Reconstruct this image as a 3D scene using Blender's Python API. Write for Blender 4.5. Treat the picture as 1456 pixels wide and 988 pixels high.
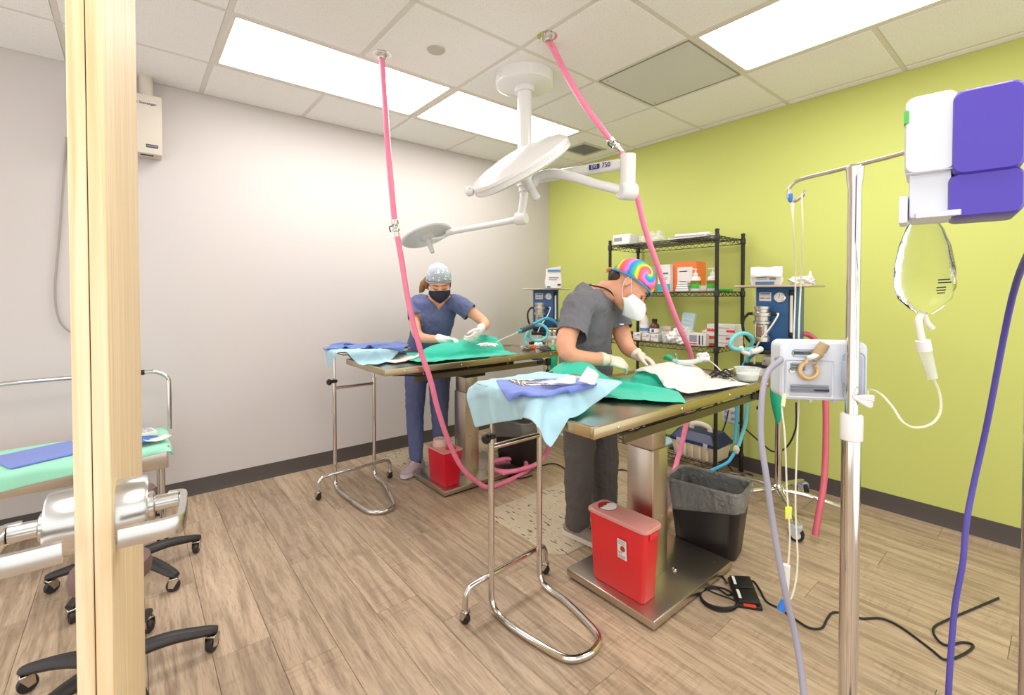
import bpy, bmesh, math, random
import numpy as np
from mathutils import Vector, Matrix, noise
random.seed(7)
for o in list(bpy.data.objects): bpy.data.objects.remove(o)
S = bpy.context.scene; COL = S.collection
PI = math.pi
# ------------------------------------------------------------------ camera
F, CX, CY, H = 657.0, 728.0, 432.0, 1.27           # focal length and principal point in the 1456x988 frame, eye height
PITCH, YAW = math.radians(1.09), math.radians(50.45)
fw = Vector((math.cos(YAW)*math.cos(PITCH), math.sin(YAW)*math.cos(PITCH), -math.sin(PITCH)))
rt = Vector((math.sin(YAW), -math.cos(YAW), 0)); upv = rt.cross(fw); EYE = Vector((0, 0, H))
cam = bpy.data.cameras.new('camera'); camo = bpy.data.objects.new('camera', cam); COL.objects.link(camo)
cam.sensor_width = 36; cam.lens = F/1456*36; cam.shift_y = -(494-CY)/1456; cam.clip_start = .02
m3 = Matrix((rt, upv, -fw)).transposed().to_4x4(); m3.translation = EYE; camo.matrix_world = m3
S.camera = camo
# ------------------------------------------------------------------ world and exposure
W = bpy.data.worlds.new('world'); S.world = W; W.use_nodes = True
W.node_tree.nodes['Background'].inputs[0].default_value = (1, .99, .98, 1); W.node_tree.nodes['Background'].inputs[1].default_value = 1.0
S.view_settings.view_transform = 'Standard'; S.view_settings.look = 'None'; S.view_settings.gamma = 1
S.view_settings.use_curve_mapping = False; S.view_settings.exposure = 0.7
LAMP = 7.0                                          # radiance of the ceiling troffers
# ------------------------------------------------------------------ pixel helpers
def ray(x, y): return fw + rt*((x-CX)/F) - upv*((y-CY)/F)
def at(x, y, z=None, X=None, Y=None, d=None):
    r = ray(x, y)
    t = (z-H)/r.z if z is not None else X/r.x if X is not None else Y/r.y if Y is not None else d
    return EYE + r*t
# ------------------------------------------------------------------ mesh helpers
ORG = {}
def V(*a): return Vector(a)
def spline(pts, n=6, closed=False):
    P = [Vector(p) for p in pts]; L = len(P)
    if L < 3 or n < 2: return P
    out = []
    for i in range(L if closed else L-1):
        if closed: a, b, c, d = P[i-1], P[i], P[(i+1) % L], P[(i+2) % L]
        else:
            b, c = P[i], P[i+1]; a = P[i-1] if i > 0 else b*2-c; d = P[i+2] if i+2 < L else c*2-b
        for k in range(n):
            t = k/n
            out.append(.5*((2*b)+(c-a)*t+(2*a-5*b+4*c-d)*t*t+(3*b-a-3*c+d)*t**3))
    if not closed: out.append(P[-1])
    return out
def frame(ax):
    ax = Vector(ax).normalized(); h = V(0, 0, 1) if abs(ax.z) < .9 else V(1, 0, 0)
    s = ax.cross(h).normalized(); return s, s.cross(ax).normalized(), ax
def rotm(ax):                                       # matrix whose z axis is ax
    s, u, a = frame(ax); return Matrix((s, u, a)).transposed().to_4x4()
class MB:
    def __init__(s): s.bm = bmesh.new()
    def box(s, c, d, rz=0, rot=None, bev=0, seg=2, taper=1):
        r = bmesh.ops.create_cube(s.bm, size=1); vs = r['verts']
        m = rot if rot is not None else Matrix.Rotation(rz, 4, 'Z')
        for v in vs:
            k = taper if v.co.z < 0 else 1
            v.co = Vector((v.co.x*d[0]*k, v.co.y*d[1]*k, v.co.z*d[2]))
        if bev:
            es = list({e for v in vs for e in v.link_edges})
            r = bmesh.ops.bevel(s.bm, geom=es, offset=bev, segments=seg, profile=.5, affect='EDGES', clamp_overlap=True)
            vs = r['verts']
        for v in vs: v.co = m @ v.co + Vector(c)
        return s
    def b2(s, a, b, bev=0, seg=2):                 # box from corner to corner
        a, b = Vector(a), Vector(b); return s.box((a+b)/2, [abs(x) for x in (b-a)], bev=bev, seg=seg)
    def tube(s, pts, r, seg=10, n=6, closed=False, cap=True, sm=True, rib=None, flat=None):
        P = spline(pts, n, closed) if sm else [Vector(p) for p in pts]
        N = len(P); K = len(pts)
        R = []
        for i in range(N):
            if isinstance(r, (list, tuple)):
                t = i/(N-1)*(K-1); k = min(int(t), K-2); f = t-k; q = r[k]*(1-f)+r[k+1]*f
            else: q = r
            if rib and i % 2: q *= rib
            R.append(q)
        rings = []; sd = None
        for i in range(N):
            t = (P[(i+1) % N]-P[i-1]) if closed else (P[min(i+1, N-1)]-P[max(i-1, 0)])
            if t.length < 1e-9: t = V(0, 0, 1)
            t.normalize()
            if sd is None: sd = frame(t)[0]
            else:
                sd = sd-t*sd.dot(t)
                sd = sd.normalized() if sd.length > 1e-6 else frame(t)[0]
            u = t.cross(sd)
            if flat: rings.append([s.bm.verts.new(P[i]+sd*(R[i]*flat[0]*math.cos(a))+u*(R[i]*flat[1]*math.sin(a))) for a in [2*PI*j/seg for j in range(seg)]])
            else: rings.append([s.bm.verts.new(P[i]+(sd*math.cos(a)+u*math.sin(a))*R[i]) for a in [2*PI*j/seg for j in range(seg)]])
        s._skin(rings, closed, cap); return s
    def _skin(s, rings, closed=False, cap=True):
        N = len(rings); seg = len(rings[0])
        for i in range(N if closed else N-1):
            a, b = rings[i], rings[(i+1) % N]
            for j in range(seg): s.bm.faces.new((a[j], a[(j+1) % seg], b[(j+1) % seg], b[j]))
        if cap and not closed:
            s.bm.faces.new(rings[0][::-1]); s.bm.faces.new(rings[-1])
    def cyl(s, a, b, r, r2=None, seg=16):
        return s.tube([a, b], [r, r if r2 is None else r2], seg=seg, sm=False)
    def lathe(s, prof, c=(0, 0, 0), ax=(0, 0, 1), seg=20, sx=1, sy=1, close=False):
        m = rotm(ax); c = Vector(c); rings = []
        for r, z in prof:
            r = max(r, .0004)
            rings.append([s.bm.verts.new(c + m @ V(r*sx*math.cos(a), r*sy*math.sin(a), z)) for a in [2*PI*j/seg for j in range(seg)]])
        s._skin(rings, close, not close); return s
    def loft(s, secs, cap=True):                   # list of closed rings of points
        s._skin([[s.bm.verts.new(Vector(p)) for p in r] for r in secs], False, cap); return s
    def ball(s, c, r, ax=None, u=16, v=10):
        if not isinstance(r, (tuple, list)): r = (r, r, r)
        m = ax if ax is not None else Matrix.Identity(4)
        q = bmesh.ops.create_uvsphere(s.bm, u_segments=u, v_segments=v, radius=1)
        for w in q['verts']: w.co = m @ V(w.co.x*r[0], w.co.y*r[1], w.co.z*r[2]) + Vector(c)
        return s
    def prism(s, poly, m, h):                      # polygon in local xy, extruded along local z
        a = [s.bm.verts.new(m @ V(x, y, 0)) for x, y in poly]; b = [s.bm.verts.new(m @ V(x, y, h)) for x, y in poly]
        n = len(a)
        s.bm.faces.new(a[::-1]); s.bm.faces.new(b)
        for i in range(n): s.bm.faces.new((a[i], a[(i+1) % n], b[(i+1) % n], b[i]))
        return s
    def grid(s, P):
        vs = [[s.bm.verts.new(Vector(p)) for p in row] for row in P]
        for i in range(len(vs)-1):
            for j in range(len(vs[0])-1):
                s.bm.faces.new((vs[i][j], vs[i+1][j], vs[i+1][j+1], vs[i][j+1]))
        return s
    def mesh(s, me):
        s.bm.from_mesh(me); return s
    def build(s, name, mat, parent=None, ang=40, label=None, solid=0, kind=None):
        bmesh.ops.recalc_face_normals(s.bm, faces=s.bm.faces)
        if parent is not None: org = ORG.get(parent.name, V(0, 0, 0))
        else:
            xs = [v.co for v in s.bm.verts]
            org = V((min(v.x for v in xs)+max(v.x for v in xs))/2, (min(v.y for v in xs)+max(v.y for v in xs))/2, min(v.z for v in xs))
        for v in s.bm.verts: v.co -= org
        me = bpy.data.meshes.new(name); s.bm.to_mesh(me); s.bm.free()
        for p in me.polygons: p.use_smooth = True
        me.set_sharp_from_angle(angle=math.radians(ang))
        me.materials.append(mat)
        o = bpy.data.objects.new(name, me); COL.objects.link(o); ORG[o.name] = org
        if parent is not None: o.parent = parent
        else: o.location = org
        if label: o['label'] = label
        if kind: o['kind'] = kind
        if solid:
            md = o.modifiers.new('solidify', 'SOLIDIFY'); md.thickness = solid; md.offset = 0
        return o
def thing(name, label, cat, loc=(0, 0, 0), group=None):
    o = bpy.data.objects.new(name, None); COL.objects.link(o); o.location = loc; o.empty_display_size = .05
    ORG[o.name] = Vector(loc); o['label'] = label; o['category'] = cat
    if group: o['group'] = group
    return o
def tag(o, label, cat, group=None):
    o['label'] = label; o['category'] = cat
    if group: o['group'] = group
    return o
def struct(o): o['kind'] = 'structure'; return o
def dup(o, loc=None, rz=None, label=None, parent=None):
    c = o.copy(); COL.objects.link(c)
    if parent is not None: c.parent = parent
    if loc is not None: c.location = loc
    if rz is not None: c.rotation_euler = (0, 0, rz)
    if label: c['label'] = label
    ORG[c.name] = Vector(c.location) if parent is None else ORG.get(parent.name, V(0, 0, 0))
    for ch in list(o.children): dup(ch, parent=c)
    return c
def rounded(w, h, r, n=5):                         # rounded rectangle outline, centred
    P = []
    for cx, cy, a0 in ((w/2-r, h/2-r, 0), (-w/2+r, h/2-r, PI/2), (-w/2+r, -h/2+r, PI), (w/2-r, -h/2+r, 1.5*PI)):
        for k in range(n+1): P.append((cx+r*math.cos(a0+k/n*PI/2), cy+r*math.sin(a0+k/n*PI/2)))
    return P
def circle(r, n=24, c=(0, 0)): return [(c[0]+r*math.cos(2*PI*k/n), c[1]+r*math.sin(2*PI*k/n)) for k in range(n)]
def mtx(o, x, y):                                  # matrix from origin, x direction, y direction
    x = Vector(x).normalized(); z = x.cross(Vector(y)).normalized(); y = z.cross(x)
    m = Matrix((x, y, z)).transposed().to_4x4(); m.translation = Vector(o); return m
def text(name, body, mat, m, size, parent, depth=.0004, align='CENTER'):
    cu = bpy.data.curves.new(name, 'FONT'); cu.body = body; cu.size = size; cu.extrude = depth; cu.align_x = align; cu.align_y = 'CENTER'; cu.resolution_u = 3
    t = bpy.data.objects.new(name, cu); COL.objects.link(t)
    me = bpy.data.meshes.new_from_object(t.evaluated_get(bpy.context.evaluated_depsgraph_get()))
    bpy.data.objects.remove(t); b = MB(); b.mesh(me)
    for v in b.bm.verts: v.co = m @ v.co
    return b.build(name, mat, parent)
# ------------------------------------------------------------------ materials
def lin(h):
    if isinstance(h, str): h = [int(h[i:i+2], 16) for i in (0, 2, 4)]
    return [((c/255+.055)/1.055)**2.4 if c/255 > .04045 else c/255/12.92 for c in h]+[1]
def M(name, col, rough=.5, metal=0, bump=None, var=None, trans=0, alpha=1, emit=0, ior=1.45, sss=0, coat=0, stretch=None, sheen=0):
    m = bpy.data.materials.new(name); m.use_nodes = True; nt = m.node_tree; N = nt.nodes; L = nt.links; b = N['Principled BSDF']
    b.inputs['Base Color'].default_value = lin(col); b.inputs['Roughness'].default_value = rough; b.inputs['Metallic'].default_value = metal
    b.inputs['IOR'].default_value = ior
    if trans: b.inputs['Transmission Weight'].default_value = trans
    if alpha < 1: b.inputs['Alpha'].default_value = alpha
    if sss: b.inputs['Subsurface Weight'].default_value = sss; b.inputs['Subsurface Radius'].default_value = (.01, .005, .003)
    if coat: b.inputs['Coat Weight'].default_value = coat
    if sheen: b.inputs['Sheen Weight'].default_value = sheen
    if emit: b.inputs['Emission Color'].default_value = lin(col); b.inputs['Emission Strength'].default_value = emit
    if bump or var:
        tc = N.new('ShaderNodeTexCoord'); mp = N.new('ShaderNodeMapping'); L.new(tc.outputs['Object'], mp.inputs['Vector'])
        if stretch: mp.inputs['Scale'].default_value = stretch
        if bump:
            n = N.new('ShaderNodeTexNoise'); n.inputs['Scale'].default_value = bump[0]; n.inputs['Detail'].default_value = 4
            L.new(mp.outputs[0], n.inputs['Vector']); bp = N.new('ShaderNodeBump'); bp.inputs['Strength'].default_value = bump[1]
            bp.inputs['Distance'].default_value = bump[2] if len(bump) > 2 else .004
            L.new(n.outputs[0], bp.inputs['Height']); L.new(bp.outputs[0], b.inputs['Normal'])
        if var:
            n = N.new('ShaderNodeTexNoise'); n.inputs['Scale'].default_value = var[0]; n.inputs['Detail'].default_value = 5
            L.new(mp.outputs[0], n.inputs['Vector'])
            mx = N.new('ShaderNodeMix'); mx.data_type = 'RGBA'; c = lin(col); k = var[1]
            mx.inputs['A'].default_value = [max(0, x*(1-k)) for x in c[:3]]+[1]; mx.inputs['B'].default_value = [min(1, x*(1+k)) for x in c[:3]]+[1]
            L.new(n.outputs[0], mx.inputs['Factor']); L.new(mx.outputs['Result'], b.inputs['Base Color'])
    return m
WALLW = M('white_paint', 'c7c0bd', .75, var=(2, .012))
WALLG = M('green_paint', 'c2c86e', .65, var=(2, .02))
BASEB = M('brown_vinyl_base', '4a423d', .5)
GRIDM = M('grid_white', 'd6d0c6', .5)
CHROME = M('chrome', 'd9d6d2', .1, 1, var=(6, .06))
STEEL = M('stainless', 'c9c3b8', .24, 1, bump=(40, .03, .001), stretch=(1, 18, 18))
STEEL2 = M('stainless_column', 'cdc2b6', .3, 1, bump=(40, .03, .001), stretch=(18, 18, 1))
BLACK = M('black_plastic', '1d1b1b', .45, var=(30, .2))
BLACKM = M('black_wire_metal', '2b2826', .4, .3)
RUBBER = M('rubber', '262424', .7)
WHITEP = M('white_plastic', 'dddad7', .35, var=(8, .03))
LAMPW = M('lamp_enamel', 'e4e3e2', .22, coat=.3)
GREYP = M('grey_plastic', 'b9bcc2', .45, var=(20, .05))
PAPER = M('white_paper', 'dedddb', .7, var=(12, .04))
PINK = M('pink_hose', 'f486a9', .3, coat=.3, var=(25, .12))
REDH = M('red_hose', 'c65c6b', .35, var=(25, .12))
CLEAR = M('clear_plastic', 'f3f6f4', .12, alpha=.28)
CLEARB = M('clear_bag', 'b4b3af', .14, alpha=.3, coat=1, bump=(38, 1.0, .03))
DARKT = M('print_dark', '2c2f45', .6)
GREYT = M('print_grey', '8a8d95', .7)
BLUET = M('print_blue', '4f7fb0', .6)
CABLE = M('black_cable', '1b1a1a', .5)
SKIN = M('skin', 'e3a888', .5, sss=.08, var=(18, .08))
GLOVE = M('latex_glove', 'f1e6dc', .45, bump=(120, .25, .002))
# ================================================================== SETTING
XW, YW, ZC = 3.43, 3.535, 2.55                     # green wall, white wall, ceiling
X0, Y0 = -1.75, -1.45                              # room limits behind the photographer, walls left out
# floor: vinyl planks running along the green wall
def plank_mat():
    m = bpy.data.materials.new('oak_vinyl'); m.use_nodes = True; nt = m.node_tree; N = nt.nodes; L = nt.links; b = N['Principled BSDF']
    tc = N.new('ShaderNodeTexCoord'); oi = N.new('ShaderNodeObjectInfo')
    sc = N.new('ShaderNodeVectorMath'); sc.operation = 'SCALE'; L.new(oi.outputs['Random'], sc.inputs['Scale']); sc.inputs[0].default_value = (37, 91, 13)
    ad = N.new('ShaderNodeVectorMath'); ad.operation = 'ADD'; L.new(tc.outputs['Object'], ad.inputs[0]); L.new(sc.outputs[0], ad.inputs[1])
    def nz(scale, s, det=6, dist=0):
        mp = N.new('ShaderNodeMapping'); mp.inputs['Scale'].default_value = s; L.new(ad.outputs[0], mp.inputs['Vector'])
        n = N.new('ShaderNodeTexNoise'); n.inputs['Scale'].default_value = scale; n.inputs['Detail'].default_value = det; n.inputs['Distortion'].default_value = dist
        L.new(mp.outputs[0], n.inputs['Vector']); return n.outputs[0]
    g = nz(6, (6, .42, 1), 9, .9)
    cr = N.new('ShaderNodeValToRGB'); e = cr.color_ramp.elements
    e[0].position = .25; e[0].color = lin('927c67'); e[1].position = .72; e[1].color = lin('c9b299')
    k = e.new(.45); k.color = lin('ae977f'); k = e.new(.56); k.color = lin('bda58c'); L.new(g, cr.inputs[0])
    f = nz(34, (6, .45, 1), 5, .3)
    cr2 = N.new('ShaderNodeValToRGB'); e = cr2.color_ramp.elements; e[0].position = .36; e[0].color = (.6, .56, .52, 1); e[1].position = .5; e[1].color = (1, 1, 1, 1)
    L.new(f, cr2.inputs[0])
    mu = N.new('ShaderNodeMix'); mu.data_type = 'RGBA'; mu.blend_type = 'MULTIPLY'; mu.inputs['Factor'].default_value = .55
    L.new(cr.outputs[0], mu.inputs['A']); L.new(cr2.outputs[0], mu.inputs['B'])
    xs = nz(26, (.25, 3.2, 1), 3, .2); xm = nz(3.2, (1.6, 1, 1), 2)
    cx_ = N.new('ShaderNodeValToRGB'); e = cx_.color_ramp.elements; e[0].position = .4; e[0].color = (.72, .69, .66, 1); e[1].position = .52; e[1].color = (1, 1, 1, 1); L.new(xs, cx_.inputs[0])
    mk = N.new('ShaderNodeMapRange'); mk.inputs['From Min'].default_value = .48; mk.inputs['From Max'].default_value = .62; mk.inputs['To Max'].default_value = .5; L.new(xm, mk.inputs['Value'])
    mx2 = N.new('ShaderNodeMix'); mx2.data_type = 'RGBA'; mx2.blend_type = 'MULTIPLY'; L.new(mk.outputs[0], mx2.inputs['Factor']); L.new(mu.outputs['Result'], mx2.inputs['A']); L.new(cx_.outputs[0], mx2.inputs['B']); mu = mx2
    hs = N.new('ShaderNodeHueSaturation'); mr = N.new('ShaderNodeMapRange'); mr.inputs['To Min'].default_value = .85; mr.inputs['To Max'].default_value = 1.1
    L.new(oi.outputs['Random'], mr.inputs['Value']); L.new(mr.outputs[0], hs.inputs['Value']); L.new(mu.outputs['Result'], hs.inputs['Color'])
    L.new(hs.outputs[0], b.inputs['Base Color']); b.inputs['Roughness'].default_value = .42
    bp = N.new('ShaderNodeBump'); bp.inputs['Strength'].default_value = .12; bp.inputs['Distance'].default_value = .002; L.new(f, bp.inputs['Height']); L.new(bp.outputs[0], b.inputs['Normal'])
    return m
PLANK = plank_mat()
floor = struct(MB().b2((X0, Y0, -.06), (XW, YW, -.006)).build('floor', M('subfloor', '83705c', .8)))
ORG['floor'] = V(*floor.location); 
PW, PL = .178, 1.22
def plank_mesh(w, l):
    b = MB(); b.box((0, 0, -.003), (w-.0012, l-.0012, .0065), bev=.0009, seg=1)
    me = bpy.data.meshes.new('plank'); b.bm.to_mesh(me); b.bm.free(); me.materials.append(PLANK); return me
pcache = {}
x = X0; row = 0
while x < XW-.01:
    w = min(PW, XW-x); y = Y0 - PL*((row*.37+.1*(row % 3)) % 1)
    while y < YW-.005:
        a, b_ = max(y, Y0), min(y+PL, YW)
        if b_-a > .01:
            key = (round(w, 3), round(b_-a, 2))
            if key not in pcache: pcache[key] = plank_mesh(w, b_-a)
            o = bpy.data.objects.new('plank', pcache[key]); COL.objects.link(o); o.parent = floor
            o.location = V(x+w/2, (a+b_)/2, 0)-floor.location
        y += PL
    x += PW; row += 1
T = .1
wb = struct(MB().b2((X0, YW, 0), (XW+T, YW+T, 2.75)).build('wall_back', WALLW))
wr = struct(MB().b2((XW, Y0, 0), (XW+T, YW, 2.75)).build('wall_right', WALLG))
# walls towards the photographer are left out so world light brightens the ceiling
def baseb(name, a, b, nrm):
    a, b, nrm = Vector(a), Vector(b), Vector(nrm); m = MB()
    prof = [(0, 0), (.012, 0), (.009, .012), (.005, .02), (.005, .094), (.003, .1), (0, .1)]
    m.loft([[p+nrm*u+V(0, 0, z) for u, z in prof] for p in (a, b)]); return struct(m.build(name, BASEB))
baseb('baseboard_back', (X0, YW, 0), (XW, YW, 0), (0, -1, 0))
baseb('baseboard_right', (XW, YW, 0), (XW, Y0, 0), (-1, 0, 0))
# ceiling: slab above, T-bar grid, one lay-in tile per cell
GX = [.36-.605*4+.605*k for k in range(4)] + [.36, .965, 1.57, 2.16, 2.75, 3.35]
GY = [3.04-.6045*k for k in range(8)][::-1]
GX = [g for g in GX if g > X0+.05]; GY = [g for g in GY if g > Y0+.05]
ceiling = struct(MB().b2((X0, Y0, ZC+.12), (XW, YW, ZC+.2)).build('ceiling', GRIDM))
def tile_mat():
    m = M('mineral_tile', 'ece9e6', .85, bump=(220, .5, .003)); nt = m.node_tree; N = nt.nodes; L = nt.links
    tc = N.new('ShaderNodeTexCoord'); n = N.new('ShaderNodeTexNoise'); n.inputs['Scale'].default_value = 240; n.inputs['Detail'].default_value = 3; L.new(tc.outputs['Object'], n.inputs['Vector'])
    cr = N.new('ShaderNodeValToRGB'); cr.color_ramp.elements[0].position = .33; cr.color_ramp.elements[0].color = lin('d2cec9'); cr.color_ramp.elements[1].position = .43; cr.color_ramp.elements[1].color = lin('eceae7')
    L.new(n.outputs[0], cr.inputs[0]); L.new(cr.outputs[0], N['Principled BSDF'].inputs['Base Color']); return m
TILE = tile_mat()
ex = [X0]+GX+[XW]; ey = [Y0]+GY+[YW]
def cell(i, j): return ex[i], ex[i+1], ey[j], ey[j+1]
LIGHTS = [(.36, 1.57, GY[-2], GY[-1]), (1.57, 2.75, GY[-2], GY[-1]), (2.16, 2.75, GY[-6], GY[-4]), (.36, .965, GY[-7], GY[-5]), (-.85, -.245, GY[-6], GY[-4])]  # the last pair, out of view, is added for extra light
PANEL = (2.16, 2.75, GY[-4], GY[-3]); VENT = (2.75, 3.35, GY[-2], GY[-1])
def within(c, r): mx, my = (c[0]+c[1])/2, (c[2]+c[3])/2; return r[0] < mx < r[1] and r[2] < my < r[3]
tc_ = {}
for i in range(len(ex)-1):
    for j in range(len(ey)-1):
        c = cell(i, j)
        if any(within(c, r) for r in LIGHTS+[PANEL]): continue
        key = (round(c[1]-c[0], 3), round(c[3]-c[2], 3))
        if key not in tc_:
            b = MB(); w, l = key; b.b2((-w/2+.004, -l/2+.004, .002), (w/2-.004, l/2-.004, .018)); b.b2((-w/2+.013, -l/2+.013, -.005), (w/2-.013, l/2-.013, .003), bev=.002, seg=1)
            me = bpy.data.meshes.new('ceiling_tile'); b.bm.to_mesh(me); b.bm.free(); me.materials.append(TILE); tc_[key] = me
        o = bpy.data.objects.new('ceiling_tile', tc_[key]); COL.objects.link(o); o.parent = ceiling
        o.location = V((c[0]+c[1])/2, (c[2]+c[3])/2, ZC)-ceiling.location
def runs(edges, hit):
    out = []; a = edges[0]
    for p, q in zip(edges, edges[1:]):
        if hit((p+q)/2):
            if p > a: out.append((a, p))
            a = q
    if edges[-1] > a: out.append((a, edges[-1]))
    return out
for g in GX:
    for a, b in runs(ey, lambda y: any(r[0]+.1 < g < r[1]-.1 and r[2] < y < r[3] for r in LIGHTS)): MB().b2((g-.012, a, ZC-.002), (g+.012, b, ZC+.001)).build('grid_bar', GRIDM, ceiling)
for g in GY:
    for a, b in runs(ex, lambda x: any(r[2]+.1 < g < r[3]-.1 and r[0] < x < r[1] for r in LIGHTS)): MB().b2((a, g-.012, ZC-.0025), (b, g+.012, ZC+.0005)).build('grid_bar', GRIDM, ceiling)
for a, b in (((X0, YW-.02, ZC-.003), (XW, YW, ZC)), ((XW-.02, Y0, ZC-.003), (XW, YW, ZC))):
    MB().b2(a, b).build('wall_angle', GRIDM, ceiling)
DIFF = M('lit_diffuser', 'fffdfb', .5, emit=LAMP)
LL = ['long lit ceiling panel above the white wall, nearer the beige wall box', 'lit ceiling panel behind the surgical lamp stem, next to the corner vent',
      'lit ceiling panel beside the green wall, cut by the top of the photo', 'lit ceiling panel overhead, just before the open door', 'lit ceiling panel behind the photographer, left of the door']
for (a, b, c, d), lb in zip(LIGHTS, LL):
    t = thing('ceiling_light', lb, 'ceiling light', ((a+b)/2, (c+d)/2, ZC-.004), 'recessed ceiling troffers')
    m = MB(); e = .032
    for p, q in (((a+.012, c+.012), (b-.012, c+e)), ((a+.012, d-e), (b-.012, d-.012)), ((a+.012, c+e), (a+e, d-e)), ((b-e, c+e), (b-.012, d-e))):
        m.b2((p[0], p[1], ZC-.004), (q[0], q[1], ZC+.012), bev=.002, seg=1)
    fr = m.build('frame', GRIDM, t)
    for k in range(3):
        for yy in (c+.022, d-.022): MB().ball((a+(b-a)*(.2+.3*k), yy, ZC-.004), .003, u=8, v=6).build('screw', STEEL, fr)
    MB().b2((a+e, c+e, ZC+.002), (b-e, d-e, ZC+.01)).build('diffuser', DIFF, t)
    MB().b2((a+.015, c+.015, ZC+.06), (b-.015, d-.015, ZC+.07)).build('housing', GRIDM, t)
# grey return panel
a, b, c, d = PANEL
t = thing('ceiling_access_panel', 'flat grey metal panel with corner screws set into the ceiling grid', 'ceiling panel', ((a+b)/2, (c+d)/2, ZC-.006))
MB().b2((a+.02, c+.02, ZC-.004), (b-.02, d-.02, ZC+.004), bev=.002, seg=1).build('panel', M('grey_panel', 'cbcbc8', .5, 0, var=(3, .05)), t)
for xx in (a+.05, b-.05):
    for yy in (c+.05, d-.05): MB().ball((xx, yy, ZC-.005), (.007, .007, .003), u=10, v=6).build('screw', STEEL, t)
m = MB()
for p, q in (((a+.012, c+.012), (b-.012, c+.02)), ((a+.012, d-.02), (b-.012, d-.012)), ((a+.012, c+.02), (a+.02, d-.02)), ((b-.02, c+.02), (b-.012, d-.02))): m.b2((p[0], p[1], ZC-.006), (q[0], q[1], ZC+.004))
m.build('frame', M('panel_frame', '8f8a80', .5), t)
# small supply vent in the corner
t = thing('ceiling_vent', 'small grey louvred air vent in the ceiling near the corner', 'vent', (3.07, 2.73, ZC-.012))
m = MB(); a, b, c, d = 2.93, 3.22, 2.6, 2.86
for p, q in (((a, c), (b, c+.025)), ((a, d-.025), (b, d)), ((a, c+.025), (a+.025, d-.025)), ((b-.025, c+.025), (b, d-.025))): m.b2((p[0], p[1], ZC-.012), (q[0], q[1], ZC-.004))
m.build('frame', M('vent_grey', 'bcb9b3', .5), t)
MB().b2((a+.01, c+.01, ZC-.006), (b-.01, d-.01, ZC-.0055)).build('backing', M('vent_dark', '98948c', .7), t)
for k in range(9): MB().box((3.075, c+.036+k*.0235, ZC-.009), (.245, .017, .002), rot=Matrix.Rotation(.5, 4, 'X')).build('slat', GREYP, t)
# round cover plate
t = thing('ceiling_cover_plate', 'small round white cover plate on the ceiling beside the left hose', 'ceiling plate', at(620, 71, z=ZC))
p = at(620, 71, z=ZC-.006); MB().lathe([(.0, 0), (.043, 0), (.046, .004), (.046, .012)], p-V(0, 0, .006), seg=28).build('plate', M('plate_taupe', 'b9afa6', .5), t)
MB().lathe([(.05, 0), (.05, .004), (.04, .004)], p+V(0, 0, .004), seg=28).build('trim_ring', STEEL, t)
# outlet on the green wall
oc = at(1038, 590, X=XW-.002)
t = thing('wall_outlet', 'white electrical outlet plate low on the green wall behind the shelf', 'outlet', oc)
MB().box(oc, (.008, .115, .115), bev=.003).build('plate', WHITEP, t)
for s in (-1, 1):
    for z in (-1, 1):
        f = MB().box(oc+V(-.004, s*.026, z*.021), (.004, .032, .03), bev=.004).build('socket', GREYP, t)
        MB().box(oc+V(-.0065, s*.026-.006, z*.021), (.001, .003, .01)).build('slot', BLACK, f); MB().box(oc+V(-.0065, s*.026+.006, z*.021), (.001, .003, .01)).build('slot', BLACK, f)
# the open door at the left edge, latch edge towards the photographer
def wood_mat():
    m = M('maple', 'e3bf8c', .6, bump=(30, .06, .002), stretch=(14, 14, .7)); nt = m.node_tree; N = nt.nodes; L = nt.links
    tc = N.new('ShaderNodeTexCoord'); mp = N.new('ShaderNodeMapping'); mp.inputs['Scale'].default_value = (22, 22, .55); L.new(tc.outputs['Object'], mp.inputs['Vector'])
    n = N.new('ShaderNodeTexNoise'); n.inputs['Scale'].default_value = 4; n.inputs['Detail'].default_value = 6; n.inputs['Distortion'].default_value = .4; L.new(mp.outputs[0], n.inputs['Vector'])
    cr = N.new('ShaderNodeValToRGB'); e = cr.color_ramp.elements; e[0].position = .3; e[0].color = lin('d2b283'); e[1].position = .68; e[1].color = lin('ead5b3'); L.new(n.outputs[0], cr.inputs[0])
    L.new(cr.outputs[0], N['Principled BSDF'].inputs['Base Color']); return m
MAPLE = wood_mat()
SATIN = M('satin_chrome', 'cfcfcd', .22, 1, bump=(60, .03, .001), stretch=(1, 1, 20))
n0 = at(158, 700, Y=.8); n1 = at(203, 700, Y=1.62); dv = V(n1.x-n0.x, n1.y-n0.y, 0).normalized(); dn = V(dv.y, -dv.x, 0)   # dn: lever face, towards +X
P0 = V(n0.x, n0.y, 0); DT = .036; DL = .82
door = thing('door_1', 'open pale maple door seen edge-on at the left, with a chrome lever', 'door', P0+dv*DL/2-dn*DT/2); door['kind'] = 'structure'; del door['category']
rz = math.atan2(dv.y, dv.x)
def dbox(u0, u1, n0_, n1_, z0, z1, bev=.001): return MB().box(P0+dv*((u0+u1)/2)+dn*((n0_+n1_)/2)+V(0, 0, (z0+z1)/2), (u1-u0, abs(n1_-n0_), z1-z0), rz=rz, bev=bev, seg=1)
dbox(0, DL, -DT*.485, 0, .012, 2.45).build('door_leaf', MAPLE, door); dbox(0, DL, -DT, -DT*.515, .012, 2.45).build('door_leaf', MAPLE, door)
dbox(.004, DL, -DT*.53, -DT*.47, .012, 2.45).build('core', M('core_dark', '4b3a2a', .8), door)
dbox(DL, DL+.05, -DT, -.004, 0, 2.545).build('jamb', MAPLE, door)

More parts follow.
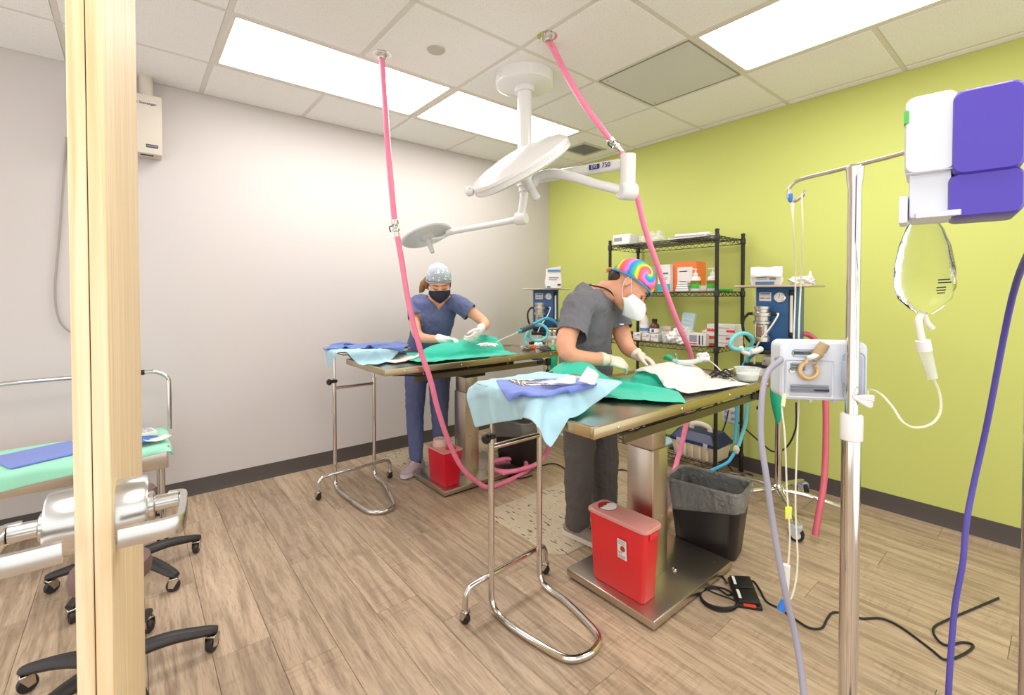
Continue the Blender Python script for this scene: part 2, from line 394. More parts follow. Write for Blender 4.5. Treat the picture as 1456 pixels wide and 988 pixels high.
for s in (1, -1):
    face = P0+dv*.075+V(0, 0, .957)+dn*(0 if s > 0 else -DT)
    lv = MB().lathe([(.0, 0), (.044, 0), (.044, .032), (.041, .036), (.0, .036)], face, dn*s, seg=36).build('lever_rose', SATIN, door)
    MB().lathe([(.019, .034), (.019, .042), (.015, .044), (.0, .044)], face, dn*s, seg=24).build('escutcheon', SATIN, lv)
    a0 = face+dn*s*.04; b0 = face+dn*s*.072
    MB().tube([a0, b0], .0115, seg=16, sm=False).build('spindle', SATIN, lv)
    bar = MB(); zz = V(0, 0, 1)
    path = [b0-dn*s*.012+dv*.004, b0+dn*s*.004-dv*.0, b0+dn*s*.006-dv*.02, b0+dn*s*.003-dv*.075, b0-dn*s*.006-dv*.098, b0-dn*s*.064-dv*.098]
    pp = spline(path, 5); rings = []
    for i, p in enumerate(pp):
        tg = (pp[min(i+1, len(pp)-1)]-pp[max(i-1, 0)]).normalized(); sd = zz.cross(tg).normalized()
        rings.append([p+sd*x*.0052+zz*z*.0125 for x, z in ((1, .8), (.8, 1), (-.8, 1), (-1, .8), (-1, -.8), (-.8, -1), (.8, -1), (1, -.8))])
    bar.loft(rings).build('lever', SATIN, lv)
# ================================================================== OPERATING TABLES
TZ, TL, TW = .86, 1.385, .59
RAILM = M('dark_rail', '3a3531', .4, .7); BRASSY = M('table_rim_steel', 'c4b492', .28, 1, bump=(40, .03, .001), stretch=(1, 18, 18))
BASEST = M('base_steel', 'c9beb0', .3, 1, bump=(40, .03, .001), stretch=(1, 18, 18))
DRAIL = M('aged_rail', '6e6450', .35, .8)
def op_table(cx, cy, colx, coly, basey, label):
    t = thing('surgery_table', label, 'surgery table', (cx, basey, 0), 'stainless surgery tables')
    x0, x1, y0, y1 = cx-TL/2, cx+TL/2, cy-TW/2, cy+TW/2
    # top: sheet with raised rolled rim
    m = MB(); rim = .018; m.b2((x0+.004, y0+.004, TZ-.022), (x1-.004, y1-.004, TZ-.008))
    top = m.build('table_top', STEEL, t)
    m = MB()
    for p, q in (((x0, y0), (x1, y0+rim)), ((x0, y1-rim), (x1, y1)), ((x0, y0+rim), (x0+rim, y1-rim)), ((x1-rim, y0+rim), (x1, y1-rim))):
        m.b2((p[0], p[1], TZ-.036), (q[0], q[1], TZ), bev=.003, seg=2)
    m.build('rim', BRASSY, top)
    for k in range(4):
        MB().ball((x0+.12+k*(TL-.24)/3, y0-.001, TZ-.018), (.006, .004, .006), u=10, v=6).build('rivet', STEEL, top)
    # side rails for clamps and the head of the column
    for yy in (y0+.035, y1-.035):
        r = MB().b2((cx-.5, yy-.006, TZ-.093), (x1-.09, yy+.006, TZ-.06), bev=.002, seg=1).build('side_rail', DRAIL, t)
        for k in range(4): MB().cyl((cx-.42+k*.32, yy, TZ-.076), (cx-.42+k*.32, yy+(.03 if yy < cy else -.03), TZ-.05), .006, seg=10).build('rail_spacer', STEEL, r)
    MB().b2((cx-.36, cy-.16, TZ-.105), (cx+.34, cy+.16, TZ-.04), bev=.006).build('head_frame', RAILM, t)
    MB().b2((colx-.085, coly-.11, TZ-.15), (colx+.085, coly+.11, TZ-.1), bev=.004).build('column_head', RAILM, t)
    # column: outer sleeve and inner lift post
    MB().b2((colx-.058, coly-.066, .045), (colx+.058, coly+.066, .6), bev=.003).b2((colx-.053, coly-.0675, .05), (colx-.012, coly-.066, .6)).build('column', STEEL2, t)
    MB().b2((colx-.052, coly-.06, .6), (colx+.052, coly+.06, TZ-.11), bev=.003).build('lift_post', STEEL2, t)
    # base plate with turned-down edge
    bx0, bx1, by0, by1 = 1.497, 2.125, basey-.225, basey+.225
    m = MB(); m.b2((bx0, by0, .012), (bx1, by1, .045), bev=.005); bp = m.build('base_plate', BASEST, t)
    MB().b2((bx0+.015, by0+.015, .0), (bx1-.015, by1-.015, .014)).build('base_pad', RUBBER, bp)
    for sx in (-1, 1):
        for sy in (-1, 1): MB().lathe([(.012, 0), (.012, .006), (.006, .01), (0, .01)], (colx+sx*.085, coly+sy*.085, .045), seg=10).build('bolt', STEEL, bp)
    for q in range(2):
        MB().lathe([(.006, 0), (.005, .003), (0, .004)], (colx-.02+q*.04, coly-.066, .3), (0, -1, 0), seg=8).build('bolt', STEEL, t)
    # clamp and knob under the right end, locking lever under the left end
    c = MB().box((x1-.12, y0+.03, TZ-.075), (.035, .03, .05), bev=.004).build('rail_clamp', BLACK, t)
    MB().box((x1-.2, y0+.03, TZ-.07), (.05, .02, .022), bev=.003).build('clamp_block', BLACK, t)
    MB().lathe([(.004, 0), (.004, .03), (.016, .032), (.018, .045), (.012, .05), (0, .05)], (x1-.12, y0+.03, TZ-.1), (0, 0, -1), seg=12).build('clamp_knob', BLACK, c)
    MB().tube([(x0+.34, y0+.05, TZ-.05), (x0+.26, y0+.03, TZ-.062), (x0+.13, y0+.02, TZ-.045), (x0+.06, y0+.03, TZ-.04)], .004, seg=8).build('release_lever', BLACK, t)
    MB().tube([(x0+.5, y0+.06, TZ-.05), (x0+.6, y0+.02, TZ-.055), (x0+.7, y0+.02, TZ-.04), (x0+.82, y0+.06, TZ-.05)], .0035, seg=8).build('cable', CABLE, t)
    return t
op_table(1.785, 1.222, 1.772, 1.196, 1.203, 'nearer stainless surgery table on a square column, surgeon in grey behind it')
op_table(1.76, 2.68, 1.815, 2.7, 2.697, 'farther stainless surgery table by the white wall, surgeon in blue behind it')
# ================================================================== MAYO STANDS
TRZ = .93
def caster(p, hd, parent, r=.022, wheelm=BLACK, hub=None):
    p = Vector(p); hd = Vector(hd).normalized(); ax = V(-hd.y, hd.x, 0)
    f = MB().box(p+V(0, 0, r*2+.004), (r*1.3, r*1.3, .008), rz=math.atan2(hd.y, hd.x), bev=.002, seg=1)
    for s in (-1, 1):
        m = mtx(p+ax*s*r*.62-hd*r*.3, hd, (0, 0, 1)); f.prism([(-r*.5, r*1.0), (r*.2, r*.75), (r*1.0, r*2.05), (-r*.4, r*2.05)], m, .002)
    fo = f.build('caster', STEEL if hub is None else GREYP, parent)
    MB().lathe([(r*.3, -r*.4), (r*.9, -r*.42), (r, -r*.28), (r, r*.28), (r*.9, r*.42), (r*.3, r*.4)], p+V(0, 0, r)-hd*r*.1, ax, seg=20).build('wheel', wheelm, fo)
    if hub is not None: MB().lathe([(0, -r*.47), (r*.55, -r*.47), (r*.62, -r*.4), (r*.62, r*.4), (r*.55, r*.47), (0, r*.47)], p+V(0, 0, r)-hd*r*.1, ax, seg=20).build('hub', hub, fo)
    return fo
def mayo(lx, rx, py, ux0, ux1, uy, cl, cr, label):
    t = thing('instrument_stand', label, 'instrument stand', ((lx+rx)/2, py, 0), 'chrome instrument stands')
    r = .0125; z0 = r+.004
    loop = [(lx, py, .7), (lx, py, .4), (lx, py, .12), (lx, py-.006, .045), (lx, py-.05, z0), (lx+.0, py-.15, z0), (ux0, uy+.1, z0), (ux0+.03, uy+.025, z0), ((ux0+ux1)/2, uy, z0), (ux1-.03, uy+.025, z0), (ux1, uy+.1, z0), (rx, py-.15, z0), (rx, py-.05, z0), (rx, py-.006, .045), (rx, py, .12), (rx, py, .4), (rx, py, .7)]
    MB().tube(loop, r, seg=12, n=4).build('frame_loop', CHROME, t)
    MB().cyl((lx, py, .665), (rx, py, .665), r*.9).build('cross_bar', CHROME, t)
    zb = .135; cl, cr = Vector(cl), Vector(cr); dd = (cr-cl).normalized()
    arch = [cl+V(0, 0, .045), cl+V(0, 0, .09), cl+V(0, 0, .118)+dd*.008, cl+dd*.045+V(0, 0, zb), cl.lerp(cr, .5)+V(0, 0, zb), cr-dd*.045+V(0, 0, zb), cr+V(0, 0, .118)-dd*.008, cr+V(0, 0, .09), cr+V(0, 0, .045)]
    MB().tube(arch, r*.9, seg=12, n=5).build('rear_leg_bar', CHROME, t)
    for c in (cl, cr): caster(c, (.3, -.9, 0), t)
    for xx, s in ((lx, -1), (rx, 1)):
        MB().cyl((xx, py, .66), (xx, py, TRZ-.012), .0062, seg=10).build('tray_rod', CHROME, t)
    c = MB().lathe([(r+.002, 0), (r+.006, .002), (r+.006, .018), (r+.002, .02)], (lx, py, .7), seg=14).build('lock_collar', BLACK, t)
    kk = V(-.9, -.45, 0).normalized()
    MB().lathe([(.004, 0), (.004, .02), (.014, .022), (.02, .028), (.02, .036), (.013, .044), (0, .044)], V(lx, py, .71)+kk*.012, kk, seg=10).build('lock_knob', BLACK, c)
    MB().lathe([(r, 0), (r+.004, .002), (r+.004, .014), (r, .016)], (rx, py, .69), seg=14).build('collar', CHROME, t)
    # tray on a wire frame
    a, b, c0, d0 = lx-.08, rx+.11, py-.35, py+.01
    MB().tube([(lx, py, TRZ-.014), (a+.03, py, TRZ-.014), (a+.03, c0+.03, TRZ-.014), (b-.03, c0+.03, TRZ-.014), (b-.03, py, TRZ-.014), (rx, py, TRZ-.014)], .005, seg=8, sm=False).build('tray_support', CHROME, t)
    m = MB(); m.b2((a+.012, c0+.012, TRZ-.009), (b-.012, d0-.012, TRZ-.006))
    out = rounded(b-a, d0-c0, .03); inn = rounded(b-a-.016, d0-c0-.016, .024); low = rounded(b-a-.02, d0-c0-.02, .022)
    cx, cy = (a+b)/2, (c0+d0)/2
    m.loft([[(cx+x, cy+y, TRZ-.009) for x, y in low], [(cx+x, cy+y, TRZ-.002) for x, y in inn], [(cx+x, cy+y, TRZ+.001) for x, y in out], [(cx+x, cy+y, TRZ-.002) for x, y in out]], cap=False)
    m.build('tray', STEEL, t)
    return t
mayo(1.1, 1.362, 1.462, 1.125, 1.335, 1.055, (.984, 1.475, 0), (1.444, 1.51, 0), 'nearer chrome instrument stand with a U-shaped foot, draped in pale blue')
mayo(1.018, 1.285, 3.05, 1.04, 1.22, 2.52, (.884, 2.955, 0), (1.373, 2.992, 0), 'farther chrome instrument stand by the white wall, navy towel on its tray')
# ================================================================== SHARPS BOXES AND BINS
REDP = M('red_translucent_plastic', 'dc2f34', .3, sss=.15, var=(5, .08)); REDP2 = M('crimson_plastic', 'cf1230', .3, sss=.15, var=(5, .08))
LID = M('milky_lid', 'e6a39c', .35, alpha=.8); LIDC = M('milky_clear', 'f0cfc8', .25, alpha=.62); ORNG = M('label_orange', 'e0562a', .6)
def tapered(m, c, wb, wt, z0, z1, rz, r=.02, wall=None):
    secs = []
    prof = [(z0, wb, .6), (z0+.006, (wb[0]+.006, wb[1]+.006), 1), (z1, wt, 1)]
    if wall: prof += [(z1, (wt[0]-wall*2, wt[1]-wall*2), 1), (z0+.01, (wb[0]-wall*2, wb[1]-wall*2), 1)]
    R = Matrix.Rotation(rz, 4, 'Z')
    for z, (w, l), k in prof:
        secs.append([R @ V(x, y, 0)+V(c[0], c[1], z) for x, y in rounded(w, l, r)])
    m.loft(secs); return m
c = V(1.585, 1.185, 0)
t = thing('sharps_container', 'tall red sharps container with biohazard label on the nearer table base', 'sharps container', c+V(0, 0, .045), 'red sharps containers')
tapered(MB(), c, (.085, .25), (.108, .285), .0465, .335, .02, .016).build('body', REDP, t)
m = MB(); R = Matrix.Rotation(.02, 4, 'Z')
m.loft([[R @ V(x, y, 0)+V(c.x, c.y, z) for x, y in rounded(w, l, .028)] for z, w, l in ((.332, .112, .288), (.336, .126, .302), (.347, .126, .302), (.351, .118, .294))]); lid = m.build('lid', LID, t)
m = MB(); m.prism(circle(.04, 28), mtx(c+V(.004, .088, .3512), (1, 0, 0), (0, 1, 0)), .0025); op = m.build('drop_opening', M('opening_red', '9c1c20', .5), lid)
m = MB(); m.prism([(.04*math.cos(a), .04*math.sin(a)) for a in [PI*.95+k*PI/14 for k in range(15)]]+[(.03, .006), (.012, .012), (0, .004), (-.015, .008), (-.03, .002)], mtx(c+V(.004, .088, .3538), (1, 0, 0), (0, 1, 0)), .002); m.build('flap', PAPER, lid)
for sy in (-1, 1): MB().box(c+V(0, sy*.146, .318), (.055, .008, .026), bev=.003).build('lid_clip', REDP, t)
# label on the face turned to the left (-X)
lm = mtx(c+V(-.0545, -.035, .235), V(0, -1, 0), V(-.06, 0, 1))
lb = MB().prism([(-.022, -.04), (.022, -.04), (.022, .04), (-.022, .04)], lm, .0012).build('label', PAPER, t)
def biohazard(parent, m, r, dark):
    MB().prism(circle(r, 24), m, .0006).build('emblem_disc', ORNG, parent)
    b = MB()
    for k in range(3):
        a = PI/2+k*2*PI/3; cc = (r*.42*math.cos(a), r*.42*math.sin(a))
        P = [Vector((cc[0]+r*.38*math.cos(a+q), cc[1]+r*.38*math.sin(a+q), .0009)) for q in [-2.45+j*4.9/14 for j in range(15)]]
        b.tube([m @ p for p in P], r*.085, seg=5, sm=False)
    b.tube([m @ V(r*.33*math.cos(2*PI*j/16), r*.33*math.sin(2*PI*j/16), .0009) for j in range(16)], r*.06, seg=5, sm=False, closed=True)
    b.build('emblem', dark, parent)
biohazard(lb, mtx(lm @ V(.004, .004, .0013), V(0, -1, 0), V(-.06, 0, 1)), .0125, M('emblem_dark', '5a1210', .6))
for k, (w, yy) in enumerate(((.034, .034), (.034, .028), (.034, .021), (.02, -.012), (.02, -.017), (.034, -.026), (.034, -.031), (.03, -.036))):
    MB().prism([(-.018, yy-.0014), (-.018+w, yy-.0014), (-.018+w, yy+.0012), (-.018, yy+.0012)], mtx(lm @ V(0, 0, .0012), V(0, -1, 0), V(-.06, 0, 1)), .0004).build('print_line', GREYT, lb)
c = V(1.583, 2.615, 0)
t = thing('sharps_container', 'short square red sharps container with round clear neck on the farther table base', 'sharps container', c+V(0, 0, .045), 'red sharps containers')
tapered(MB(), c, (.11, .185), (.14, .2), .0465, .262, .03, .012).build('body', REDP2, t)
m = MB(); R = Matrix.Rotation(.03, 4, 'Z')
m.loft([[R @ V(x, y, 0)+V(c.x, c.y, z) for x, y in rounded(w, l, .014)] for z, w, l in ((.26, .142, .202), (.262, .152, .212), (.27, .152, .212), (.272, .146, .206))]); lid = m.build('lid', LID, t)
MB().lathe([(.046, .271), (.044, .3), (.042, .318), (.038, .318), (.04, .3), (.04, .274)], (c.x-.01, c.y+.045, 0), seg=24, close=True).build('neck', LIDC, lid)
MB().lathe([(.036, .271), (.036, .277), (.03, .279), (0, .279)], (c.x+.012, c.y-.055, 0), seg=24).build('cap', REDP, lid)
# waste bins with clear liners
def bin_(c, rz, label, loc):
    c = Vector(c); t = thing('waste_bin', label, 'waste bin', c, 'black waste bins')
    tapered(MB(), c, (.17, .28), (.235, .355), .003, .335, rz, .045, wall=.004).build('body', M('bin_black', '211e1d', .4, var=(20, .2)), t)
    m = MB(); R = Matrix.Rotation(rz, 4, 'Z'); secs = []
    rnd = random.Random(3)
    for k, (z, w, l, am) in enumerate(((.2, .19, .32, .004), (.235, .246, .366, .009), (.29, .252, .372, .008), (.33, .25, .37, .004), (.347, .246, .366, .005), (.345, .226, .346, .004), (.26, .205, .325, .014), (.14, .17, .28, .014), (.03, .12, .24, .01))):
        if k == 0: continue
        ring = []; out = rounded(w, l, .05, 9)
        for i, (x, y) in enumerate(out):
            f = 1+am*9*(noise.noise(V(x*24+k*.3, y*24, z*6))*.6+.5*noise.noise(V(x*60, y*60, z*9)))
            dz = (.045*noise.noise(V(x*6, y*6, 3)) - .03*(y/.18)) if k == 1 else (.006*noise.noise(V(x*30, y*30, k)) if k < 5 else .0)
            ring.append(R @ V(x*f, y*f, 0)+V(c.x, c.y, z+dz))
        secs.append(ring)
    m.loft(secs, cap=False).build('liner', CLEARB, t, solid=.0006)
    return t
bin_((2.235, 1.15, 0), .18, 'black waste bin with crumpled clear liner beside the nearer table base', None)
bin_((2.255, 2.66, 0), .12, 'black waste bin with clear liner half hidden behind the nearer instrument stand', None)
# ================================================================== STANDING MATS
def mat_mat():
    m = M('weathered_mat', 'b3a48f', .7); nt = m.node_tree; N = nt.nodes; L = nt.links
    tc = N.new('ShaderNodeTexCoord'); mp = N.new('ShaderNodeMapping'); mp.inputs['Scale'].default_value = (70, 13, 1); L.new(tc.outputs['Object'], mp.inputs['Vector'])
    v = N.new('ShaderNodeTexNoise'); v.inputs['Scale'].default_value = 1; v.inputs['Detail'].default_value = 2; L.new(mp.outputs[0], v.inputs['Vector'])
    cr = N.new('ShaderNodeValToRGB'); e = cr.color_ramp.elements; e[0].position = .34; e[0].color = lin('4b3f33'); e[1].position = .39; e[1].color = lin('c6b69e'); k = e.new(.7); k.color = lin('b7a68d')
    L.new(v.outputs[0], cr.inputs[0]); L.new(cr.outputs[0], N['Principled BSDF'].inputs['Base Color']); return m
MATM = mat_mat()
for c, w, l, lb in (((1.985, 1.86), .84, .62, 'pale weathered-wood standing mat under the surgeon in grey'), ((1.92, 3.2), .84, .5, 'pale weathered-wood standing mat under the surgeon in blue')):
    tag(MB().loft([[(c[0]+x*k, c[1]+y*k, z) for x, y in rounded(w, l, .09)] for z, k in ((.0006, 1), (.004, .998), (.0075, .985))]).build('standing_mat', MATM), lb, 'mat', 'standing mats')
# ================================================================== SURGICAL LAMP (one ceiling mount, two heads)
SC = at(746, 112, z=2.53); SX, SY = SC.x, SC.y
lamp = thing('surgical_lamp', 'white two-headed surgical lamp hanging from a round ceiling mount', 'surgical lamp', (SX, SY, ZC))
MB().lathe([(0, 2.478), (.15, 2.478), (.166, 2.486), (.17, 2.5), (.17, 2.545), (0, 2.545)], (SX, SY, 0), seg=48).build('ceiling_mount', LAMPW, lamp)
MB().lathe([(.06, 2.448), (.06, 2.478), (.048, 2.48)], (SX, SY, 0), seg=28).build('stem_collar', LAMPW, lamp)
MB().cyl((SX, SY, 1.98), (SX, SY, 2.48), .042, seg=28).build('stem', LAMPW, lamp)
dS = (V(SX, SY, H)-EYE).dot(fw)
hub = at(745, 268, d=dS); MB().lathe([(.035, 1.9), (.046, 1.905), (.046, 1.975), (.042, 1.985)], (SX, SY, 0), seg=28).build('upper_hub', LAMPW, lamp)
e1 = at(893, 232, d=2.2); e2 = at(892, 272, d=2.2)
sA = V(SX, SY, 1.94)
a1 = MB(); dr = (e1-sA).normalized(); a1.tube([sA+dr*.03, e1], .026, seg=14, sm=False, flat=(.8, 1.1)); arm = a1.build('upper_arm', LAMPW, lamp)
# printed mark on the arm
pm = e1-dr*.16; side = -fw; tm = mtx(pm+(-fw-(-fw).dot(dr)*dr).normalized()*.0282, dr, V(0, 0, 1))
TXT = M('navy_print', '2b2f7a', .5)
text('printed_mark', '750', TXT, tm @ Matrix.Translation((.052, 0, -.002)), .034, arm, .0012)
MB().prism([(-.05, -.012), (.014, -.012), (.014, .012), (-.05, .012)], tm @ Matrix.Translation((0, 0, -.002)), .0026).build('printed_logo', TXT, arm)
text('printed_logo_letters', 'EVS', WHITEP, tm @ Matrix.Translation((-.018, 0, .0005)), .024, arm, .0008)
MB().tube([e1+V(0, 0, .04), e1, e2, e2-V(0, 0, .012)], .036, seg=20, sm=False).build('elbow_post', LAMPW, lamp)
ex_ = (e2-V(0, 0, .0)); el = MB().lathe([(0, -.042), (.034, -.042), (.042, -.034), (.042, .034), (.034, .042), (0, .042)], ex_, rt*.9+fw*.3, seg=24).build('elbow_joint', LAMPW, lamp)
hc = at(740, 236, d=2.38); n = (rt*.5-V(0, 0, 1)*.84+fw*.36).normalized()
MB().tube([e2, at(850, 262, d=2.25), at(812, 251, d=2.33), at(785, 247, d=2.4), at(765, 252, d=2.46), at(752, 264, d=2.47), hc-n*.03+fw*.05], [.024, .023, .024, .025, .026, .027, .022], seg=14).build('lower_arm', LAMPW, lamp)
hd = MB().lathe([(0, -.075), (.1, -.07), (.2, -.055), (.25, -.04), (.272, -.022), (.275, -.006), (.268, -.003), (.268, .003), (.275, .006), (.274, .022), (.262, .03), (.2, .034), (0, .034)], hc, n, seg=64).build('lamp_head', LAMPW, lamp)
MB().lathe([(0, .034), (.235, .0335), (.235, .036), (0, .037)], hc, n, seg=48).build('lens', M('lamp_lens', 'f4f5f6', .15), hd)
MB().lathe([(.03, .036), (.028, .07), (.02, .085), (.019, .16), (.022, .185), (.015, .195), (0, .195)], hc, n, seg=20).build('handle', LAMPW, hd)
s_, u_, _ = frame(n); MB().ball(hc-rt*.262+V(0, 0, -.13), .026).build('side_knob', LAMPW, hd)
# lower arm to the small head
MB().lathe([(0, 1.872), (.034, 1.875), (.034, 1.9), (0, 1.9)], (SX, SY, 0), seg=20).build('lower_hub', LAMPW, lamp)
j = at(741, 311, d=dS); MB().tube([V(SX, SY, 1.875), V(j.x, j.y, j.z+.01)], .024, seg=16, sm=False).build('lower_post', LAMPW, lamp)
MB().lathe([(0, -.036), (.03, -.036), (.036, -.03), (.036, .03), (.03, .036), (0, .036)], j, rt*.8-fw*.4, seg=20).build('lower_joint', LAMPW, lamp)
h2 = at(606, 334, d=2.98); n2 = (rt*.36-V(0, 0, 1)*.92-fw*.2).normalized()
MB().tube([j, at(700, 319, d=2.83), at(655, 327, d=2.93), at(636, 331, d=2.97)], [.02, .018, .019, .021], seg=12).build('lower_spring_arm', LAMPW, lamp)
hb = MB().lathe([(0, -.04), (.09, -.034), (.15, -.022), (.168, -.008), (.168, .006), (.16, .014), (0, .016)], h2, n2, seg=48).build('small_lamp_head', LAMPW, lamp)
MB().lathe([(0, .016), (.14, .0155), (.14, .018), (0, .018)], h2, n2, seg=40).build('lens', M('lamp_lens_small', 'd9d8d6', .2), hb)
MB().lathe([(.05, .016), (.042, .03), (.018, .04), (.014, .12), (.012, .128), (0, .128)], h2, n2, seg=18).build('handle', M('lamp_handle_grey', 'c9c6c4', .35), hb)
ya = (rt-rt.dot(n2)*n2).normalized(); yb = n2.cross(ya)
MB().tube([h2+ya*.165+n2*.0, h2+ya*.17+yb*.0+n2*.03, h2+ya*.09-yb*.02+n2*.045, h2+ya*.02+n2*.035], .011, seg=10).build('yoke', LAMPW, hb)
# ================================================================== PINK SCAVENGER HOSES
def escutch(parent, p):
    MB().lathe([(.026, 0), (.05, -.002), (.05, .004), (.026, .004)], p-V(0, 0, .004), seg=28).build('ceiling_ring', CHROME, parent)
    MB().lathe([(.017, -.028), (.02, -.026), (.026, -.004), (.026, .0)], p-V(0, 0, .003), seg=20).build('ceiling_fitting', STEEL, parent)
def coupling(parent, a, b, r):
    a, b = Vector(a), Vector(b); d = (b-a).normalized(); L = (b-a).length
    c = MB().lathe([(r*.9, 0), (r*1.25, L*.05), (r*1.25, L*.25), (r*.85, L*.3), (r*.85, L*.45), (r*1.3, L*.5), (r*1.3, L*.62), (r*.9, L*.66), (r*.9, L)], a, d, seg=16).build('coupling', CHROME, parent)
    MB().tube([a.lerp(b, .35)+d.cross(V(0, 0, 1)).normalized()*r*.9, a.lerp(b, .4)-rt*r*2.1, a.lerp(b, .7)-rt*r*2.0], r*.22, seg=8).build('cam_lever', BLACK, c)
HR = .0155
tp = at(543, 76, z=ZC)
h = thing('scavenger_hose', 'pink hose dropping from the ceiling in front of the white wall to a floor coil', 'hose', tp, 'pink hoses')
escutch(h, tp)
MB().tube([tp-V(0, 0, .02), at(546, 130, d=2.48), at(551, 200, d=2.48), at(556, 260, d=2.49), at(561, 314, d=2.5)], HR, seg=14).build('upper_hose', PINK, h)
coupling(h, at(561, 312, d=2.5), at(565, 338, d=2.51), HR)
cc = at(722, 673, z=0); hz = HR+.002
lo = [at(565, 336, d=2.51), at(571, 370, d=2.53), at(581, 430, d=2.56), at(597, 495, d=2.6), at(612, 540, d=2.64), at(622, 580, d=2.7), at(637, 625, d=2.78), at(655, 662, d=2.87), at(676, 683, d=2.95)]
q = at(700, 692, z=hz); lo += [q]
for k in range(1, 16):
    a = -1.75+k*2*PI/7.5; rr = .135-.0012*k; lo.append(V(cc.x+.02+rr*math.cos(a)*1.1, cc.y+.02+rr*math.sin(a), hz+(HR*2.1 if k in (7, 8, 9, 10, 11, 12, 13, 14, 15) else 0)))
lo += [at(762, 660, z=.06), at(776, 645, z=.12), at(784, 625, z=.25), at(787, 600, d=3.3), at(792, 570, d=3.5), V(2.74, 2.78, .62), V(2.74, 2.8, .8)]
MB().tube(lo, HR, seg=14, n=7).build('lower_hose', PINK, h)
tp = at(778, 50, z=ZC)
h = thing('scavenger_hose', 'pink hose slanting from the ceiling past the lamp arm and behind the nearer table', 'hose', tp, 'pink hoses')
escutch(h, tp)
MB().tube([tp-V(0, 0, .02), at(786, 68, d=2.36), at(805, 105, d=2.37), at(832, 150, d=2.39), at(860, 188, d=2.41), at(868, 199, d=2.42)], HR, seg=14).build('upper_hose', PINK, h)
coupling(h, at(866, 196, d=2.42), at(884, 216, d=2.44), HR)
MB().tube([at(883, 215, d=2.44), at(893, 236, d=2.46), at(906, 280, d=2.5), at(917, 325, d=2.54), at(934, 375, d=2.6), at(949, 420, d=2.67), at(966, 465, d=2.75), at(981, 500, d=2.86), at(985, 530, d=2.92), at(981, 575, d=2.94), at(972, 620, d=2.94), at(961, 662, d=2.9), at(951, 700, d=2.76), at(946, 730, d=2.62), at(944, 752, d=2.5)], HR, seg=14, n=7).build('lower_hose', PINK, h)
